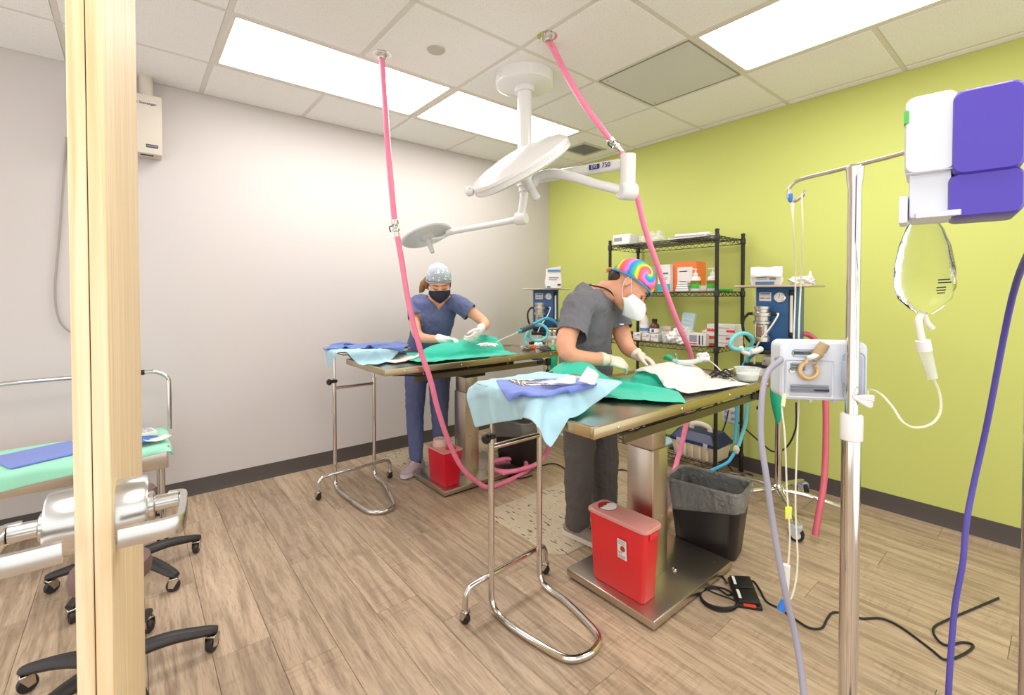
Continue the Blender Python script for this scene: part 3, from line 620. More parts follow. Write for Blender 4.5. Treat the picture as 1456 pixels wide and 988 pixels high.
# ================================================================== ANESTHESIA MACHINES (local: front looks to -y)
NAVY = M('navy_enamel', '2f5f93', .35, var=(4, .06)); NAVY2 = M('navy_side', '27506b', .4); TRAYM = M('tray_tan_steel', 'c9b9a2', .35, .6)
SILV = M('cast_silver', 'c6c1b8', .28, .9, var=(60, .25)); TEAL = M('teal_corrugated', '6cc4cc', .4, var=(30, .1)); TEALD = M('blue_corrugated', '3fa3c9', .4, var=(30, .1))
BAGG = M('green_bag', '1fae85', .45, bump=(25, .4, .006)); BRASS = M('brass', 'b59a62', .3, .9)
def machine(label):
    t = thing('anesthesia_machine', label, 'anesthesia machine', (0, 0, 0), 'anesthesia machines')
    # five-leg base
    b = MB().lathe([(.03, .1), (.034, .105), (.034, .15), (.024, .16)], (0, 0, 0), seg=20).build('base_hub', CHROME, t)
    for k in range(5):
        a = LEGA+k*2*PI/5; d = V(math.cos(a), math.sin(a), 0)
        MB().tube([d*.025+V(0, 0, .13), d*.15+V(0, 0, .125), d*.32+V(0, 0, .098), d*.362+V(0, 0, .09)], [.017, .017, .014, .012], seg=10, n=4, flat=(1.1, .8)).build('base_leg', CHROME, t)
        caster(d*.355, (math.cos(a+1.2), math.sin(a+1.2), 0), t, r=.037, wheelm=RUBBER, hub=WHITEP)
    MB().cyl((0, 0, .15), (0, 0, .96), .019, seg=16).build('pole', CHROME, t)
    # cabinet
    w, dp, z0, z1 = .215, .13, .955, 1.315
    cb = MB().b2((-w/2, -.07, z0), (w/2, -.07+dp, z1), bev=.004).build('cabinet', NAVY, t)
    MB().b2((-w/2-.004, -.068, z0+.004), (-w/2, .058, z1)).build('side_panel', GREYP, cb)
    MB().b2((-.2, -.16, z1), (.2, .1, z1+.012), bev=.003).build('top_tray', TRAYM, t)
    yf = -.0705
    # label plate, gauge, flowmeter
    l = MB().b2((-.09, yf-.002, 1.235), (-.025, yf, 1.285), bev=.001, seg=1).build('label_plate', PAPER, cb)
    for zz, ww, mt in ((1.277, .054, DARKT), (1.252, .024, M('label_red', 'b4473f', .6))): MB().b2((-.084, yf-.0026, zz-.003), (-.084+ww, yf-.0018, zz+.003)).build('print_line', mt, l)
    MB().b2((-.055, yf-.0026, 1.249), (-.03, yf-.0018, 1.255)).build('print_line', GREYT, l); MB().b2((-.084, yf-.0026, 1.264), (-.03, yf-.0018, 1.266)).build('print_line', GREYT, l)
    g = MB().lathe([(0, .016), (.027, .016), (.031, .012), (.031, 0), (0, 0)], (.022, yf, 1.257), (0, -1, 0), seg=28).build('pressure_gauge', CHROME, t)
    MB().lathe([(0, .0175), (.026, .0172), (.026, .0165)], (.022, yf, 1.257), (0, -1, 0), seg=24).build('gauge_face', PAPER, g)
    MB().box((.022, yf-.018, 1.263), (.002, .001, .024), rot=Matrix.Rotation(.3, 4, 'Y')).build('gauge_needle', BLACK, g)
    for k in range(7):
        a = PI*1.25-k*PI*1.5/6; MB().box((.022+.021*math.cos(a), yf-.0178, 1.257+.021*math.sin(a)), (.0018, .0006, .006), rot=Matrix.Rotation(-(a-PI/2), 4, 'Y')).build('gauge_tick', BLACK, g)
    f = MB().b2((.066, yf-.004, 1.03), (.098, yf, 1.3), bev=.002, seg=1).build('flowmeter_block', BLACK, t)
    MB().cyl((.082, yf-.012, 1.06), (.082, yf-.012, 1.27), .008, seg=12).build('flow_tube', M('flow_tube', 'd8d8d2', .2), f)
    for zz in (1.05, 1.28): MB().lathe([(.012, -.012), (.013, -.008), (.013, .008), (.012, .012)], (.082, yf-.012, zz), seg=12).build('tube_cap', BLACK, f)
    MB().lathe([(.008, 0), (.008, .016), (.017, .018), (.019, .03), (.016, .04), (0, .04)], (.082, yf-.012, 1.005), (0, -1, 0), seg=12).build('flow_knob', BLACK, t)
    # vaporizer: stacked cast body
    vx, vy = -.055, yf-.055
    v = MB().lathe([(0, 1.0), (.035, 1.0), (.042, 1.006), (.042, 1.03), (.036, 1.036), (.036, 1.1), (.046, 1.106), (.046, 1.118), (.038, 1.124), (.038, 1.148), (.05, 1.152), (.05, 1.168), (.036, 1.174), (.036, 1.186), (.041, 1.19), (.041, 1.205), (0, 1.208)], (vx, vy, 0), seg=24).build('vaporizer', SILV, t)
    MB().b2((vx-.03, vy+.02, 1.05), (vx+.03, yf, 1.09)).build('mount_block', SILV, v)
    for s in (-1, 1):
        MB().cyl((vx+s*.04, vy, 1.162), (vx+s*.075, vy, 1.162), .009, seg=10).build('side_port', BLACK, v)
        MB().cyl((vx+s*.022, vy-.036, 1.03), (vx+s*.022, vy-.036, 1.11), .005, seg=8).build('rod', SILV, v)
    MB().b2((vx-.012, vy-.05, 1.04), (vx+.012, vy-.036, 1.09), bev=.002, seg=1).build('sight_glass', M('sight_glass', '7b5a45', .2), v)
    MB().lathe([(.014, 0), (.014, .014), (.01, .016), (0, .016)], (vx, vy-.042, 1.02), (0, -1, 0), seg=12).build('drain_plug', BRASS, v)
    MB().tube([(vx-.075, vy, 1.162), (vx-.1, vy-.01, 1.12), (vx-.095, vy-.01, 1.05), (vx-.06, vy+.01, .99), (vx, vy+.02, .97)], .008, seg=8).build('rubber_hose', BLACK, v)
    MB().tube([(vx+.075, vy, 1.165), (vx+.09, vy-.02, 1.16), (vx+.06, vy-.045, 1.09), (vx+.0, vy-.05, 1.0), (vx-.02, vy-.05, .92), (vx-.02, vy-.05, .8)], .0045, seg=8).build('fresh_gas_line', M('clear_line', 'd9d6cc', .3), v)
    # absorber head and canister
    MB().b2((-.125, yf-.11, .935), (.0, yf-.0, .96), bev=.004).build('manifold', BLACK, t)
    ab = MB().b2((-.035, yf-.115, .875), (.098, yf+.03, .925), bev=.004).build('absorber_head', M('absorber_steel', 'c4bfb6', .35, .6), t)
    for xx in (-.02, .08): MB().ball((xx, yf-.116, .9), (.004, .003, .004), u=8, v=6).build('screw', BLACK, ab)
    for xx in (.03, .07):
        d = MB().lathe([(.02, .925), (.02, .945), (.024, .95), (.024, .965), (.015, .98), (0, .98)], (xx, yf-.05, 0), seg=16).build('check_valve', SILV, t)
    MB().tube([(.02, yf-.06, .985), (.05, yf-.06, .985), (.09, yf-.06, .985)], .012, seg=10).build('cross_pipe', BRASS, t)
    cn = MB().lathe([(.0, .74), (.058, .74), (.062, .746), (.062, .85), (.058, .858), (.0, .858)], (-.08, yf-.06, 0), seg=28).build('absorber_canister', M('soda_lime', 'd9d6cd', .4, bump=(200, .8, .004), var=(160, .15)), t)
    MB().lathe([(.066, .856), (.066, .872), (.05, .876), (0, .876)], (-.08, yf-.06, 0), seg=28).build('canister_clamp', BLACK, cn)
    MB().lathe([(.04, .72), (.045, .725), (.045, .742), (0, .742)], (-.08, yf-.06, 0), seg=20).build('canister_base', NAVY, cn)
    MB().b2((-.03, -.05, .86), (.03, .03, .95), bev=.004).build('pole_bracket', BLACK, t)
    # rebreathing bag
    bx_, by_ = .055, yf-.125
    MB().tube([(bx_-.02, by_+.05, .885), (bx_, by_, .88), (bx_, by_, .86)], .012, seg=12).build('bag_elbow', GREYP, t)
    pf = [(.011, .87), (.013, .85), (.036, .83), (.058, .79), (.062, .74), (.054, .68), (.034, .62), (.016, .575), (.006, .56)]
    MB().lathe(pf, (bx_, by_, 0), seg=24, sx=1, sy=.62).build('breathing_bag', BAGG, t)
    MB().lathe([(.014, .868), (.016, .866), (.016, .85), (.014, .848)], (bx_, by_, 0), seg=14).build('bag_collar', GREYP, t)
    return t
LEGA = math.radians(13)
m1 = machine('blue anesthesia machine by the green wall with a crumpled glove box on its tray'); m1.location = (2.93, 1.085, 0); m1.rotation_euler = (0, 0, -PI/2+.06)
m2 = dup(m1, (2.80, 2.93, 0), -.72, 'blue anesthesia machine in the corner with an upright paper pack on its tray')
# breathing circuits (separate hoses)
rr = .0115
t = thing('breathing_circuit', 'turquoise breathing hose looped beside the green-wall anesthesia machine', 'breathing hose', at(1042, 645, d=2.7))
p_ = lambda x, y, d: at(x, y, d=d)
MB().tube([p_(1070, 496, 2.58), p_(1054, 497, 2.56), p_(1042, 495, 2.55), p_(1038, 488, 2.55), p_(1046, 477, 2.56), p_(1060, 474, 2.58), p_(1070, 482, 2.62), p_(1065, 500, 2.68), p_(1062, 530, 2.72), p_(1063, 565, 2.74), p_(1060, 600, 2.74), p_(1050, 634, 2.72)], rr, seg=12, n=12, rib=.86).build('inhale_hose', TEAL, t)
MB().tube([p_(1078, 500, 2.6), p_(1064, 510, 2.7), p_(1052, 530, 2.74), p_(1048, 560, 2.76), p_(1047, 600, 2.75), p_(1045, 630, 2.73)], rr*.9, seg=12, n=12, rib=.86).build('exhale_hose', TEALD, t)
MB().tube([p_(1066, 500, 2.56), p_(1075, 499, 2.58), p_(1082, 496, 2.6)], .016, seg=12).build('elbow_fitting', WHITEP, t)
MB().tube([p_(1054, 493, 2.555), p_(1056, 500, 2.56), p_(1066, 503, 2.57)], .012, seg=10).build('connector', WHITEP, t)
MB().ball(p_(1047, 639, 2.72), (.018, .018, .026)).build('y_piece', M('milky_fitting', 'd8dccb', .3, alpha=.85), t)
MB().tube([p_(1044, 644, 2.72), p_(1036, 656, 2.7), p_(1022, 664, 2.68), p_(1008, 670, 2.66)], rr*.85, seg=12, n=8, rib=.88).build('patient_hose', TEALD, t)
t = thing('breathing_circuit', 'turquoise breathing hose coiled in front of the corner anesthesia machine', 'breathing hose', at(760, 500, d=3.35))
cc = at(765, 473, d=3.45); lp = []
for k in range(15):
    a = 2.2+k*2*PI/9.5; lp.append(cc+rt*(.075*math.cos(a))+V(0, 0, 1)*(.062*math.sin(a))+fw*(.004*k))
MB().tube([p_(748, 488, 3.42), p_(748, 478, 3.43)]+lp, .0115, seg=12, n=10, rib=.86).build('coiled_hose', TEAL, t)
MB().tube([p_(738, 470, 3.28), p_(760, 460, 3.35), p_(775, 453, 3.42), p_(787, 456, 3.5), p_(796, 466, 3.58), p_(800, 478, 3.6)], .0115, seg=12, n=10, rib=.86).build('straight_hose', TEALD, t)
MB().cyl(p_(741, 470, 3.26), p_(758, 463, 3.33), .018, .02).build('end_sleeve', M('slate_sleeve', '3c4853', .5), t)
MB().cyl(p_(737, 472, 3.25), p_(742, 470, 3.262), .013, .013).build('end_cap', M('teal_cap', '2f9da6', .4), t)
MB().tube([p_(738, 471, 3.25), p_(728, 476, 3.2), p_(716, 481, 3.15), p_(706, 486, 3.1)], .005, seg=8).build('airway_tube', CLEAR, t)
# red hose from the machine to the floor
t = tag(MB().tube([at(1134, 474, d=2.72), at(1150, 476, d=2.7), at(1162, 488, d=2.66), at(1171, 520, d=2.6), at(1174, 570, d=2.55), at(1174, 640, d=2.48), at(1171, 690, d=2.42), at(1165, 725, d=2.38), at(1159, 762, d=2.35)], .0155, seg=14, n=7).build('waste_hose', REDH), 'coral red hose hanging from the green-wall machine down to the floor', 'hose')
# ================================================================== WIRE SHELF RACK
RX0, RX1, RY0, RY1 = 3.0, 3.38, 1.5, 2.385
rack = thing('wire_shelf', 'black wire shelving rack standing against the green wall', 'shelf', ((RX0+RX1)/2, (RY0+RY1)/2, 0))
for xx in (RX0, RX1):
    for yy in (RY0, RY1):
        po = MB().cyl((xx, yy, .02), (xx, yy, 1.7), .0125, seg=14).build('post', BLACKM, rack)
        MB().lathe([(.014, 1.695), (.014, 1.706), (.01, 1.71), (0, 1.71)], (xx, yy, 0), seg=12).build('post_cap', BLACK, po)
        MB().lathe([(.018, 0), (.018, .012), (.008, .016), (.008, .025)], (xx, yy, 0), seg=12).build('levelling_foot', BLACK, po)
SHZ = [.125, .915, 1.292, 1.665]
for z in SHZ:
    sh = MB()
    for dz, r in ((0, .0035), (-.03, .0028)):
        sh.tube([(RX0, RY0, z+dz), (RX1, RY0, z+dz), (RX1, RY1, z+dz), (RX0, RY1, z+dz)], r, seg=6, closed=True, sm=False)
    so = sh.build('shelf_rim', BLACKM, rack); so['kind'] = 'stuff'
    zz = MB()
    for (a, b, nn) in (((RX0, RY0), (RX0, RY1), 16), ((RX1, RY0), (RX1, RY1), 16), ((RX0, RY0), (RX1, RY0), 7), ((RX0, RY1), (RX1, RY1), 7)):
        P = []
        for k in range(nn*2+1):
            f = k/(nn*2); P.append((a[0]+(b[0]-a[0])*f, a[1]+(b[1]-a[1])*f, z-(.03 if k % 2 else 0)))
        zz.tube(P, .0022, seg=5, sm=False)
    q = zz.build('rim_truss', BLACKM, so); q['kind'] = 'stuff'
    dk = MB()
    for k in range(1, 36):
        y = RY0+(RY1-RY0)*k/36; dk.tube([(RX0, y, z+.002), (RX1, y, z+.002)], .0016, seg=5, sm=False)
    for k in range(1, 4):
        x = RX0+(RX1-RX0)*k/4; dk.tube([(x, RY0, z-.002), (x, RY1, z-.002)], .0028, seg=5, sm=False)
    q = dk.build('wire_deck', BLACKM, so); q['kind'] = 'stuff'
    for xx in (RX0, RX1):
        for yy in (RY0, RY1): MB().lathe([(.014, -.034), (.018, -.03), (.0175, .002), (.014, .008)], (xx, yy, z), seg=12).build('shelf_collar', BLACK, so)
S0, S1, S2, S3 = [z+.004 for z in SHZ]
def sy(px, X, py=420): return at(px, py, X=X).y
def carton(name, label, cat, px, X, z, dx, dy, dz, mat, rz=0, prints=(), group=None, bev=.002, flap=None):
    y = sy(px, X); t = thing(name, label, cat, (X, y, z), group); c = V(X, y, z+dz/2)
    bo = MB().box(c, (dx, dy, dz), rz=rz, bev=bev, seg=1).build('body', mat, t); R = Matrix.Rotation(rz, 4, 'Z')
    for (u0, u1, v0, v1, mt) in prints:            # on the face towards -X: u along -Y from left to right in view, v up
        mm = mtx(c+R @ V(-dx/2, 0, 0)+V(0, 0, -dz/2), R @ V(0, -1, 0), V(0, 0, 1))
        a = lambda u: -dy/2+u*dy
        MB().prism([(a(u0), v0*dz), (a(u1), v0*dz), (a(u1), v1*dz), (a(u0), v1*dz)], mm, .0008).build('print', mt, bo)
    return t
ORANGE = M('orange_card', 'e87a3d', .6); CYAN = M('cyan_print', '1aa7c8', .6); GRN = M('green_print', '3fae3a', .6); REDT = M('red_print', 'd8442f', .6); CARDW = M('white_card', 'd9d5d0', .65, var=(6, .04)); TANC = M('tan_card', 'd8c9b4', .65)
# top shelf
carton('storage_bin', 'white plastic storage bin at the left end of the top wire shelf', 'storage bin', 892, 3.12, S3, .2, .16, .085, WHITEP, .1, [(.1, .55, .35, .7, GREYT)], bev=.008)
def pouch(name, label, cat, c, r, mat, seed, amp=.35, group=None):
    b = MB(); bmesh.ops.create_icosphere(b.bm, subdivisions=3, radius=1)
    for v in b.bm.verts:
        k = 1+amp*noise.noise(v.co*2.2+V(seed, 0, 0))+amp*.5*noise.noise(v.co*5+V(0, seed, 0))
        v.co = V(v.co.x*r[0]*k, v.co.y*r[1]*k, max(v.co.z*k, -.86)*r[2])+Vector(c)+V(0, 0, r[2]*.86)
    return tag(b.build(name, mat, ang=30), label, cat, group)
FILM = M('clear_film', 'f2f1ea', .2, alpha=.45, bump=(30, .9, .01))
for i, (px, dz, r) in enumerate(((916, 0, (.06, .05, .045)), (933, 0, (.06, .06, .06)))):
    pouch('plastic_bag', ['clear crinkled plastic bag next to the storage bin on the top shelf', 'taller clear plastic bag in the middle of the top shelf'][i], 'plastic bag', (3.2, sy(px, 3.2), S3), r, FILM, i*7, group='clear bags on the top shelf')
carton('flat_box', 'lower of two flat white boxes at the right of the top shelf', 'flat box', 985, 3.17, S3, .24, .27, .022, CARDW, .12, [(.03, .97, .7, .9, GREYT)])
carton('flat_box', 'upper of two flat white boxes at the right of the top shelf', 'flat box', 990, 3.19, S3+.0225, .22, .24, .02, WHITEP, .2, [(.03, .97, .1, .25, GREYT)])
# middle shelf
carton('supply_box', 'pale grey box behind the rainbow cap on the middle shelf', 'box', 890, 3.16, S2, .12, .12, .19, CARDW, 0, [(.1, .9, .8, .85, GREYT)])
carton('supply_box', 'tall white box right behind the pink hose on the middle shelf', 'box', 916, 3.14, S2, .14, .12, .2, PAPER, 0, [(.15, .7, .6, .64, GREYT)])
carton('supply_box', 'white box with a cyan band on the middle shelf, left of the orange box', 'box', 950, 3.12, S2, .13, .1, .2, CARDW, .05, [(0, 1, .02, .28, CYAN), (.08, .85, .66, .7, DARKT), (.3, .9, .62, .635, CYAN), (.1, .8, .5, .52, GREYT), (.1, .8, .44, .46, GREYT)])
t = carton('supply_box', 'orange and white box in the middle of the middle shelf', 'box', 980, 3.17, S2, .14, .18, .215, ORANGE, 0, [(.2, .85, .0, .82, CARDW), (.28, .62, .66, .7, GREYT), (.3, .6, .3, .34, DARKT)])
for k in range(4):
    tag(MB().box((3.06, sy(972, 3.06), S2+.008+k*.0165), (.06, .1-.008*k, .015), rz=.06*k, bev=.005).build('gauze_pad', PAPER), ['lowest', 'second lowest', 'second highest', 'topmost'][k]+' folded white pad in the small stack before the orange box', 'gauze pad', 'folded pads before the orange box')
def pump_bottle(px, X, label, k=1):
    y = sy(px, X); t = thing('pump_bottle', label, 'pump bottle', (X, y, S2), 'hand sanitizer pump bottles')
    bo = MB().lathe([(0, 0), (.031, 0), (.034, .004), (.034, .085), (.028, .1), (.013, .108), (.013, .118), (0, .118)], (X, y, S2), seg=24).build('body', WHITEP, t)
    for z0, z1, mt in ((.02, .075, GRN), (.05, .075, ORANGE)):
        MB().lathe([(.0345, z0), (.0349, z0+.001), (.0349, z1-.001), (.0345, z1)], (X, y, S2), seg=24).build('label_band', mt, bo)
    pu = MB().lathe([(.016, .112), (.016, .128), (.006, .13), (.006, .15), (.012, .151), (.012, .158), (0, .16)], (X, y, S2), seg=16).build('pump', WHITEP, t)
    MB().tube([(X, y, S2+.154), (X-.03, y+.01, S2+.155), (X-.036, y+.012, S2+.148)], .005, seg=8).build('nozzle', WHITEP, pu)
pump_bottle(989, 3.05, 'white pump bottle with green label in front of the orange box')
pump_bottle(1013, 3.07, 'white pump bottle with green label beside the front rack post')
tag(tapered(MB(), (3.07, sy(1001, 3.07), 0), (.06, .06), (.07, .07), S2, S2+.04, 0, .008, wall=.002).build('small_tray', CLEAR), 'small clear plastic tub between the two pump bottles', 'tub')
carton('marker_pack', 'bright green pack lying on the middle shelf near the rear post', 'pack', 1030, 3.2, S2, .05, .1, .018, GRN, .1, [(.05, .95, .4, .6, M('dark_green', '1f6b22', .6))])
# lower shelf
def lathe_thing(name, label, cat, px, X, z, prof, mat, group=None): 
    y = sy(px, X); t = thing(name, label, cat, (X, y, z), group); MB().lathe(prof, (X, y, z), seg=22).build('body', mat, t); return t, V(X, y, z)
t, c = lathe_thing('spray_bottle', 'clear spray bottle with red trigger and blue label on the lower shelf', 'spray bottle', 917, 3.09, S1+.06, [(0, 0), (.034, 0), (.037, .005), (.037, .075), (.03, .1), (.014, .135), (.012, .145), (0, .145)], M('frosted_bottle', 'e8dcd4', .25, alpha=.8))
MB().lathe([(.0375, .012), (.038, .014), (.038, .062), (.0375, .064)], c, seg=22).build('label_band', PAPER, t); MB().lathe([(.0383, .014), (.0385, .016), (.0385, .036), (.0383, .038)], c, seg=22).build('blue_band', BLUET, t)
MB().lathe([(.015, .14), (.015, .155), (.01, .158)], c, seg=16).build('collar', REDT, t)
MB().box(c+V(-.003, .008, .178), (.022, .045, .03), bev=.005).build('spray_head', WHITEP, t); MB().tube([c+V(-.003, .03, .175), c+V(-.005, .038, .155), c+V(-.004, .03, .135)], .007, seg=8).build('trigger', REDT, t)
t, c = lathe_thing('brown_jar', 'brown glass bottle with white label on the lower shelf', 'bottle', 931, 3.1, S1+.06, [(0, 0), (.034, 0), (.036, .004), (.036, .055), (.028, .07), (.017, .078), (.017, .09), (0, .09)], M('amber_glass', '5a3220', .15))
MB().lathe([(.019, .086), (.02, .088), (.02, .106), (.017, .109), (0, .109)], c, seg=18).build('cap', BLACK, t); MB().lathe([(.0365, .004), (.037, .006), (.037, .034), (.0365, .036)], c, seg=22).build('label_band', PAPER, t)
MB().box(c+V(-.0372, -.008, .02), (.001, .02, .022)).build('blue_mark', M('royal_print', '2f4fa0', .6), t)
for i, px in enumerate((912, 925, 937)):
    carton('small_carton', ['leftmost white carton under the spray bottle', 'white carton under the brown bottle', 'white carton right of the one under the brown bottle'][i], 'box', px, 3.1, S1, .12, .065, .058, CARDW, 0, [(.1, .9, .55, .62, GREYT), (.1, .5, .1, .22, ORANGE), (.6, .9, .7, .85, GREYT)], group='small cartons on the lower shelf')
for i, (px, X, z) in enumerate(((893, 3.05, 0), (899, 3.07, 0), (896, 3.06, .032))):
    y = sy(px, X); t = thing('vial', ['dark vial lying at the left end of the lower shelf', 'dark vial next to the white cartons on the lower shelf', 'dark vial lying on top of two others'][i], 'vial', (X, y, S1+z), 'dark vials on the lower shelf')
    MB().lathe([(0, 0), (.014, 0), (.015, .002), (.015, .045), (.009, .05), (.009, .055), (0, .055)], (X+.03, y, S1+z+.016), (-1, 0, 0), seg=14).build('body', M('vial_dark', '4a4357', .3), t)
    MB().lathe([(.0105, .052), (.0105, .062), (0, .063)], (X+.03, y, S1+z+.016), (-1, 0, 0), seg=12).build('cap', GREYP, t)
carton('small_carton', 'cream carton with pink edge behind the cups on the lower shelf', 'box', 950, 3.22, S1, .1, .09, .11, TANC, .1, [(0, .5, .1, .95, CARDW), (.55, .95, .3, .8, M('pale_pink', 'd99a90', .6))])
t, c = lathe_thing('plastic_cup', 'clear plastic cup on the lower shelf beside the cartons', 'cup', 947, 3.06, S1, [(.02, 0), (.024, 0), (.033, .075), (.034, .077), (.031, .075), (.022, .003)], CLEAR)
MB().lathe([(.0345, .074), (.036, .077), (.0345, .08)], c, seg=20).build('rim', CLEAR, t)
for i, (px, X, r, s) in enumerate(((957, 3.07, (.05, .045, .045), 3), (966, 3.16, (.06, .05, .06), 9), (978, 3.2, (.05, .05, .06), 21), (972, 3.05, (.04, .05, .03), 14))):
    pouch('gauze_bundle', ['white gauze bundle beside the clear cup', 'larger white gauze bundle in the middle of the lower shelf', 'white gauze bundle under the blue mask pack', 'flat white gauze bundle crossed by the pink hose'][i], 'gauze bundle', (X, sy(px, X), S1), r, PAPER, s, .45, 'gauze bundles on the lower shelf')
y = sy(979, 3.24); t = thing('mask_pack', 'pale blue clear pack standing upright on the lower shelf', 'pack', (3.24, y, S1))
MB().box((3.24, y, S1+.14), (.03, .105, .16), rot=Matrix.Rotation(.12, 4, 'X') @ Matrix.Rotation(.1, 4, 'Y'), bev=.008).build('pack', M('pale_blue_film', 'c3e2e6', .3, alpha=.85, bump=(30, .5, .005)), t)
for k in range(3): MB().box((3.222, y-.005, S1+.11+k*.03), (.002, .085, .008), rot=Matrix.Rotation(.12, 4, 'X') @ Matrix.Rotation(.1, 4, 'Y')).build('fold_line', PAPER, t)
carton('supply_box', 'open white carton with grey print on the lower shelf, syringes in it', 'box', 996, 3.08, S1, .11, .125, .085, CARDW, .1, [(.08, .5, .3, .85, GREYT), (.6, .68, .1, .85, DARKT), (.78, .84, .1, .85, DARKT), (.08, .5, .1, .2, REDT)])
for i, (px, an) in enumerate(((1000, .3), (1004, .5), (1008, .7))):
    y = sy(px, 3.1); b0 = V(3.09, y, S1+.0865); d = V(0, -.6, .25+an*.2).normalized()
    t = thing('syringe', ['leftmost', 'middle', 'rightmost'][i]+' syringe sticking out above the printed carton', 'syringe', b0, 'syringes above the carton')
    MB().lathe([(0, 0), (.006, .001), (.006, .05), (.009, .051), (.009, .054), (0, .054)], b0+V(0, 0, .006), d, seg=12).build('barrel', WHITEP, t); MB().lathe([(.003, .05), (.003, .07), (.007, .071), (.007, .073), (0, .073)], b0+V(0, 0, .006), d, seg=10).build('plunger', WHITEP, t)
for i in range(3):
    carton('glove_box', ['lowest', 'middle', 'topmost'][i]+' white and red box stacked at the right end of the lower shelf', 'box', 1031, 3.15, S1+i*.0505, .13, .19, .05, CARDW, .03*(i-1), [(0, .3, .0, .4, REDT), (.7, 1, .0, .3, REDT), (.3, .8, .5, .6, GREYT)], group='white and red boxes on the lower shelf')
# bottom shelf: tackle box and a folded blue pad
c = V(3.13, sy(998, 3.13), S0); t = thing('tackle_box', 'cream tool box with navy lid on the bottom shelf', 'tool box', c)
tapered(MB(), c, (.2, .3), (.235, .34), c.z, c.z+.105, 0, .02).build('body', M('cream_plastic', 'd9cdb4', .45), t)
for k in range(5): MB().b2((c.x-.121, c.y-.12+k*.055, c.z+.01), (c.x-.108, c.y-.1+k*.055, c.z+.1), bev=.003).build('rib', M('cream_rib', 'd2c5aa', .45), t)
ld = MB(); ld.loft([[V(x, y, 0)+V(c.x, c.y, c.z+z) for x, y in rounded(w, l, r)] for z, w, l, r in ((.105, .25, .355, .02), (.125, .25, .355, .02), (.13, .235, .34, .02), (.175, .18, .28, .025), (.18, .17, .27, .025))]); lo_ = ld.build('lid', M('navy_plastic', '232c52', .4), t)
MB().tube([c+V(0, .07, .176), c+V(-.005, .06, .21), c+V(-.005, .0, .222), c+V(-.005, -.06, .21), c+V(0, -.07, .176)], .012, seg=8, flat=(1.6, .7)).build('handle', M('cream_handle', 'e6dcc6', .45), t)
for s in (-1, 1): MB().b2((c.x-.131, c.y+s*.1-.015, c.z+.09), (c.x-.124, c.y+s*.1+.015, c.z+.128), bev=.002, seg=1).build('latch', GREYP, t)
tag(MB().box((3.12, sy(948, 3.12), S0+.02), (.2, .12, .04), bev=.012, seg=3).build('folded_pad', M('pad_blue', 'b7d5dc', .7, bump=(40, .5, .004))), 'folded pale blue pad beside the tool box on the bottom shelf', 'pad')
# ================================================================== ITEMS ON THE MACHINE TRAYS
MT = 1.3275
def paperpack(c, w, d, h, rz, label, open_top):
    c = Vector(c); t = thing('glove_pack', label, 'pack', c); R = Matrix.Rotation(rz, 4, 'Z')
    secs = []
    for z, k in ((0, 1), (.3, 1.03), (.7, .98), (.92, .9), (1, .72 if open_top else .9)):
        secs.append([R @ V(x*k+.004*math.sin(x*60+z*9), y*k+.003*math.sin(y*70+z*7), 0)+c+V(0, 0, z*h+(.012*math.sin(x*30) if z > .9 else 0)) for x, y in rounded(w, d, .01)])
    b = MB().loft(secs).build('pack', CARDW, t)
    fr = R @ V(0, -1, 0); rx = R @ V(1, 0, 0); mm = mtx(c+fr*(d/2*1.05), rx, V(0, 0, 1))
    for u0, u1, v0, v1, mt in ([(-.35, .25, .03, .2, BLUET), (.1, .3, .3, .42, GREYT), (-.35, 0, .42, .46, GREYT), (-.3, .0, .33, .36, GREYT)] if open_top else [(-.36, .42, .8, .9, BLUET), (-.42, -.2, .02, .1, BLUET), (.22, .42, .12, .2, DARKT), (-.3, .3, .5, .54, GREYT), (-.3, .2, .4, .43, GREYT)]):
        MB().prism([(u0*w, v0*h), (u1*w, v0*h), (u1*w, v1*h), (u0*w, v1*h)], mm, .002).build('print', mt, b)
    return t, R
tc_0 = at(1090, 403, d=2.72); t, R = paperpack((tc_0.x, tc_0.y, MT), .16, .1, .1, -PI/2+.35, 'crumpled white glove pack with blue band on the green-wall machine tray', True)
MB().grid([[V(tc_0.x, tc_0.y, MT+.1)+R @ V(-.08+i*.04, -.03-j*.016, 0)+V(0, 0, .006-.009*j*j*.4+.004*math.sin(i*2+j)) for j in range(5)] for i in range(5)]).build('torn_flap', PAPER, t, solid=.001)
c0 = at(1141, 403, d=2.74); pouch('tissue', 'crumpled white tissue on the green-wall machine tray', 'tissue', (c0.x, c0.y, MT), (.045, .06, .03), PAPER, 31, .6)
c0 = at(1152, 403, d=2.78); tag(MB().lathe([(.03, 0), (.024, .02), (.012, .05), (.004, .085), (0, .09)], (c0.x, c0.y, MT), seg=14).build('paper_cone', PAPER), 'pointed white paper twist at the end of the green-wall machine tray', 'paper twist')
c0 = at(787, 405, d=3.86); paperpack((c0.x, c0.y, MT), .135, .07, .17, -.72, 'upright white pack with blue print on the corner machine tray', False)
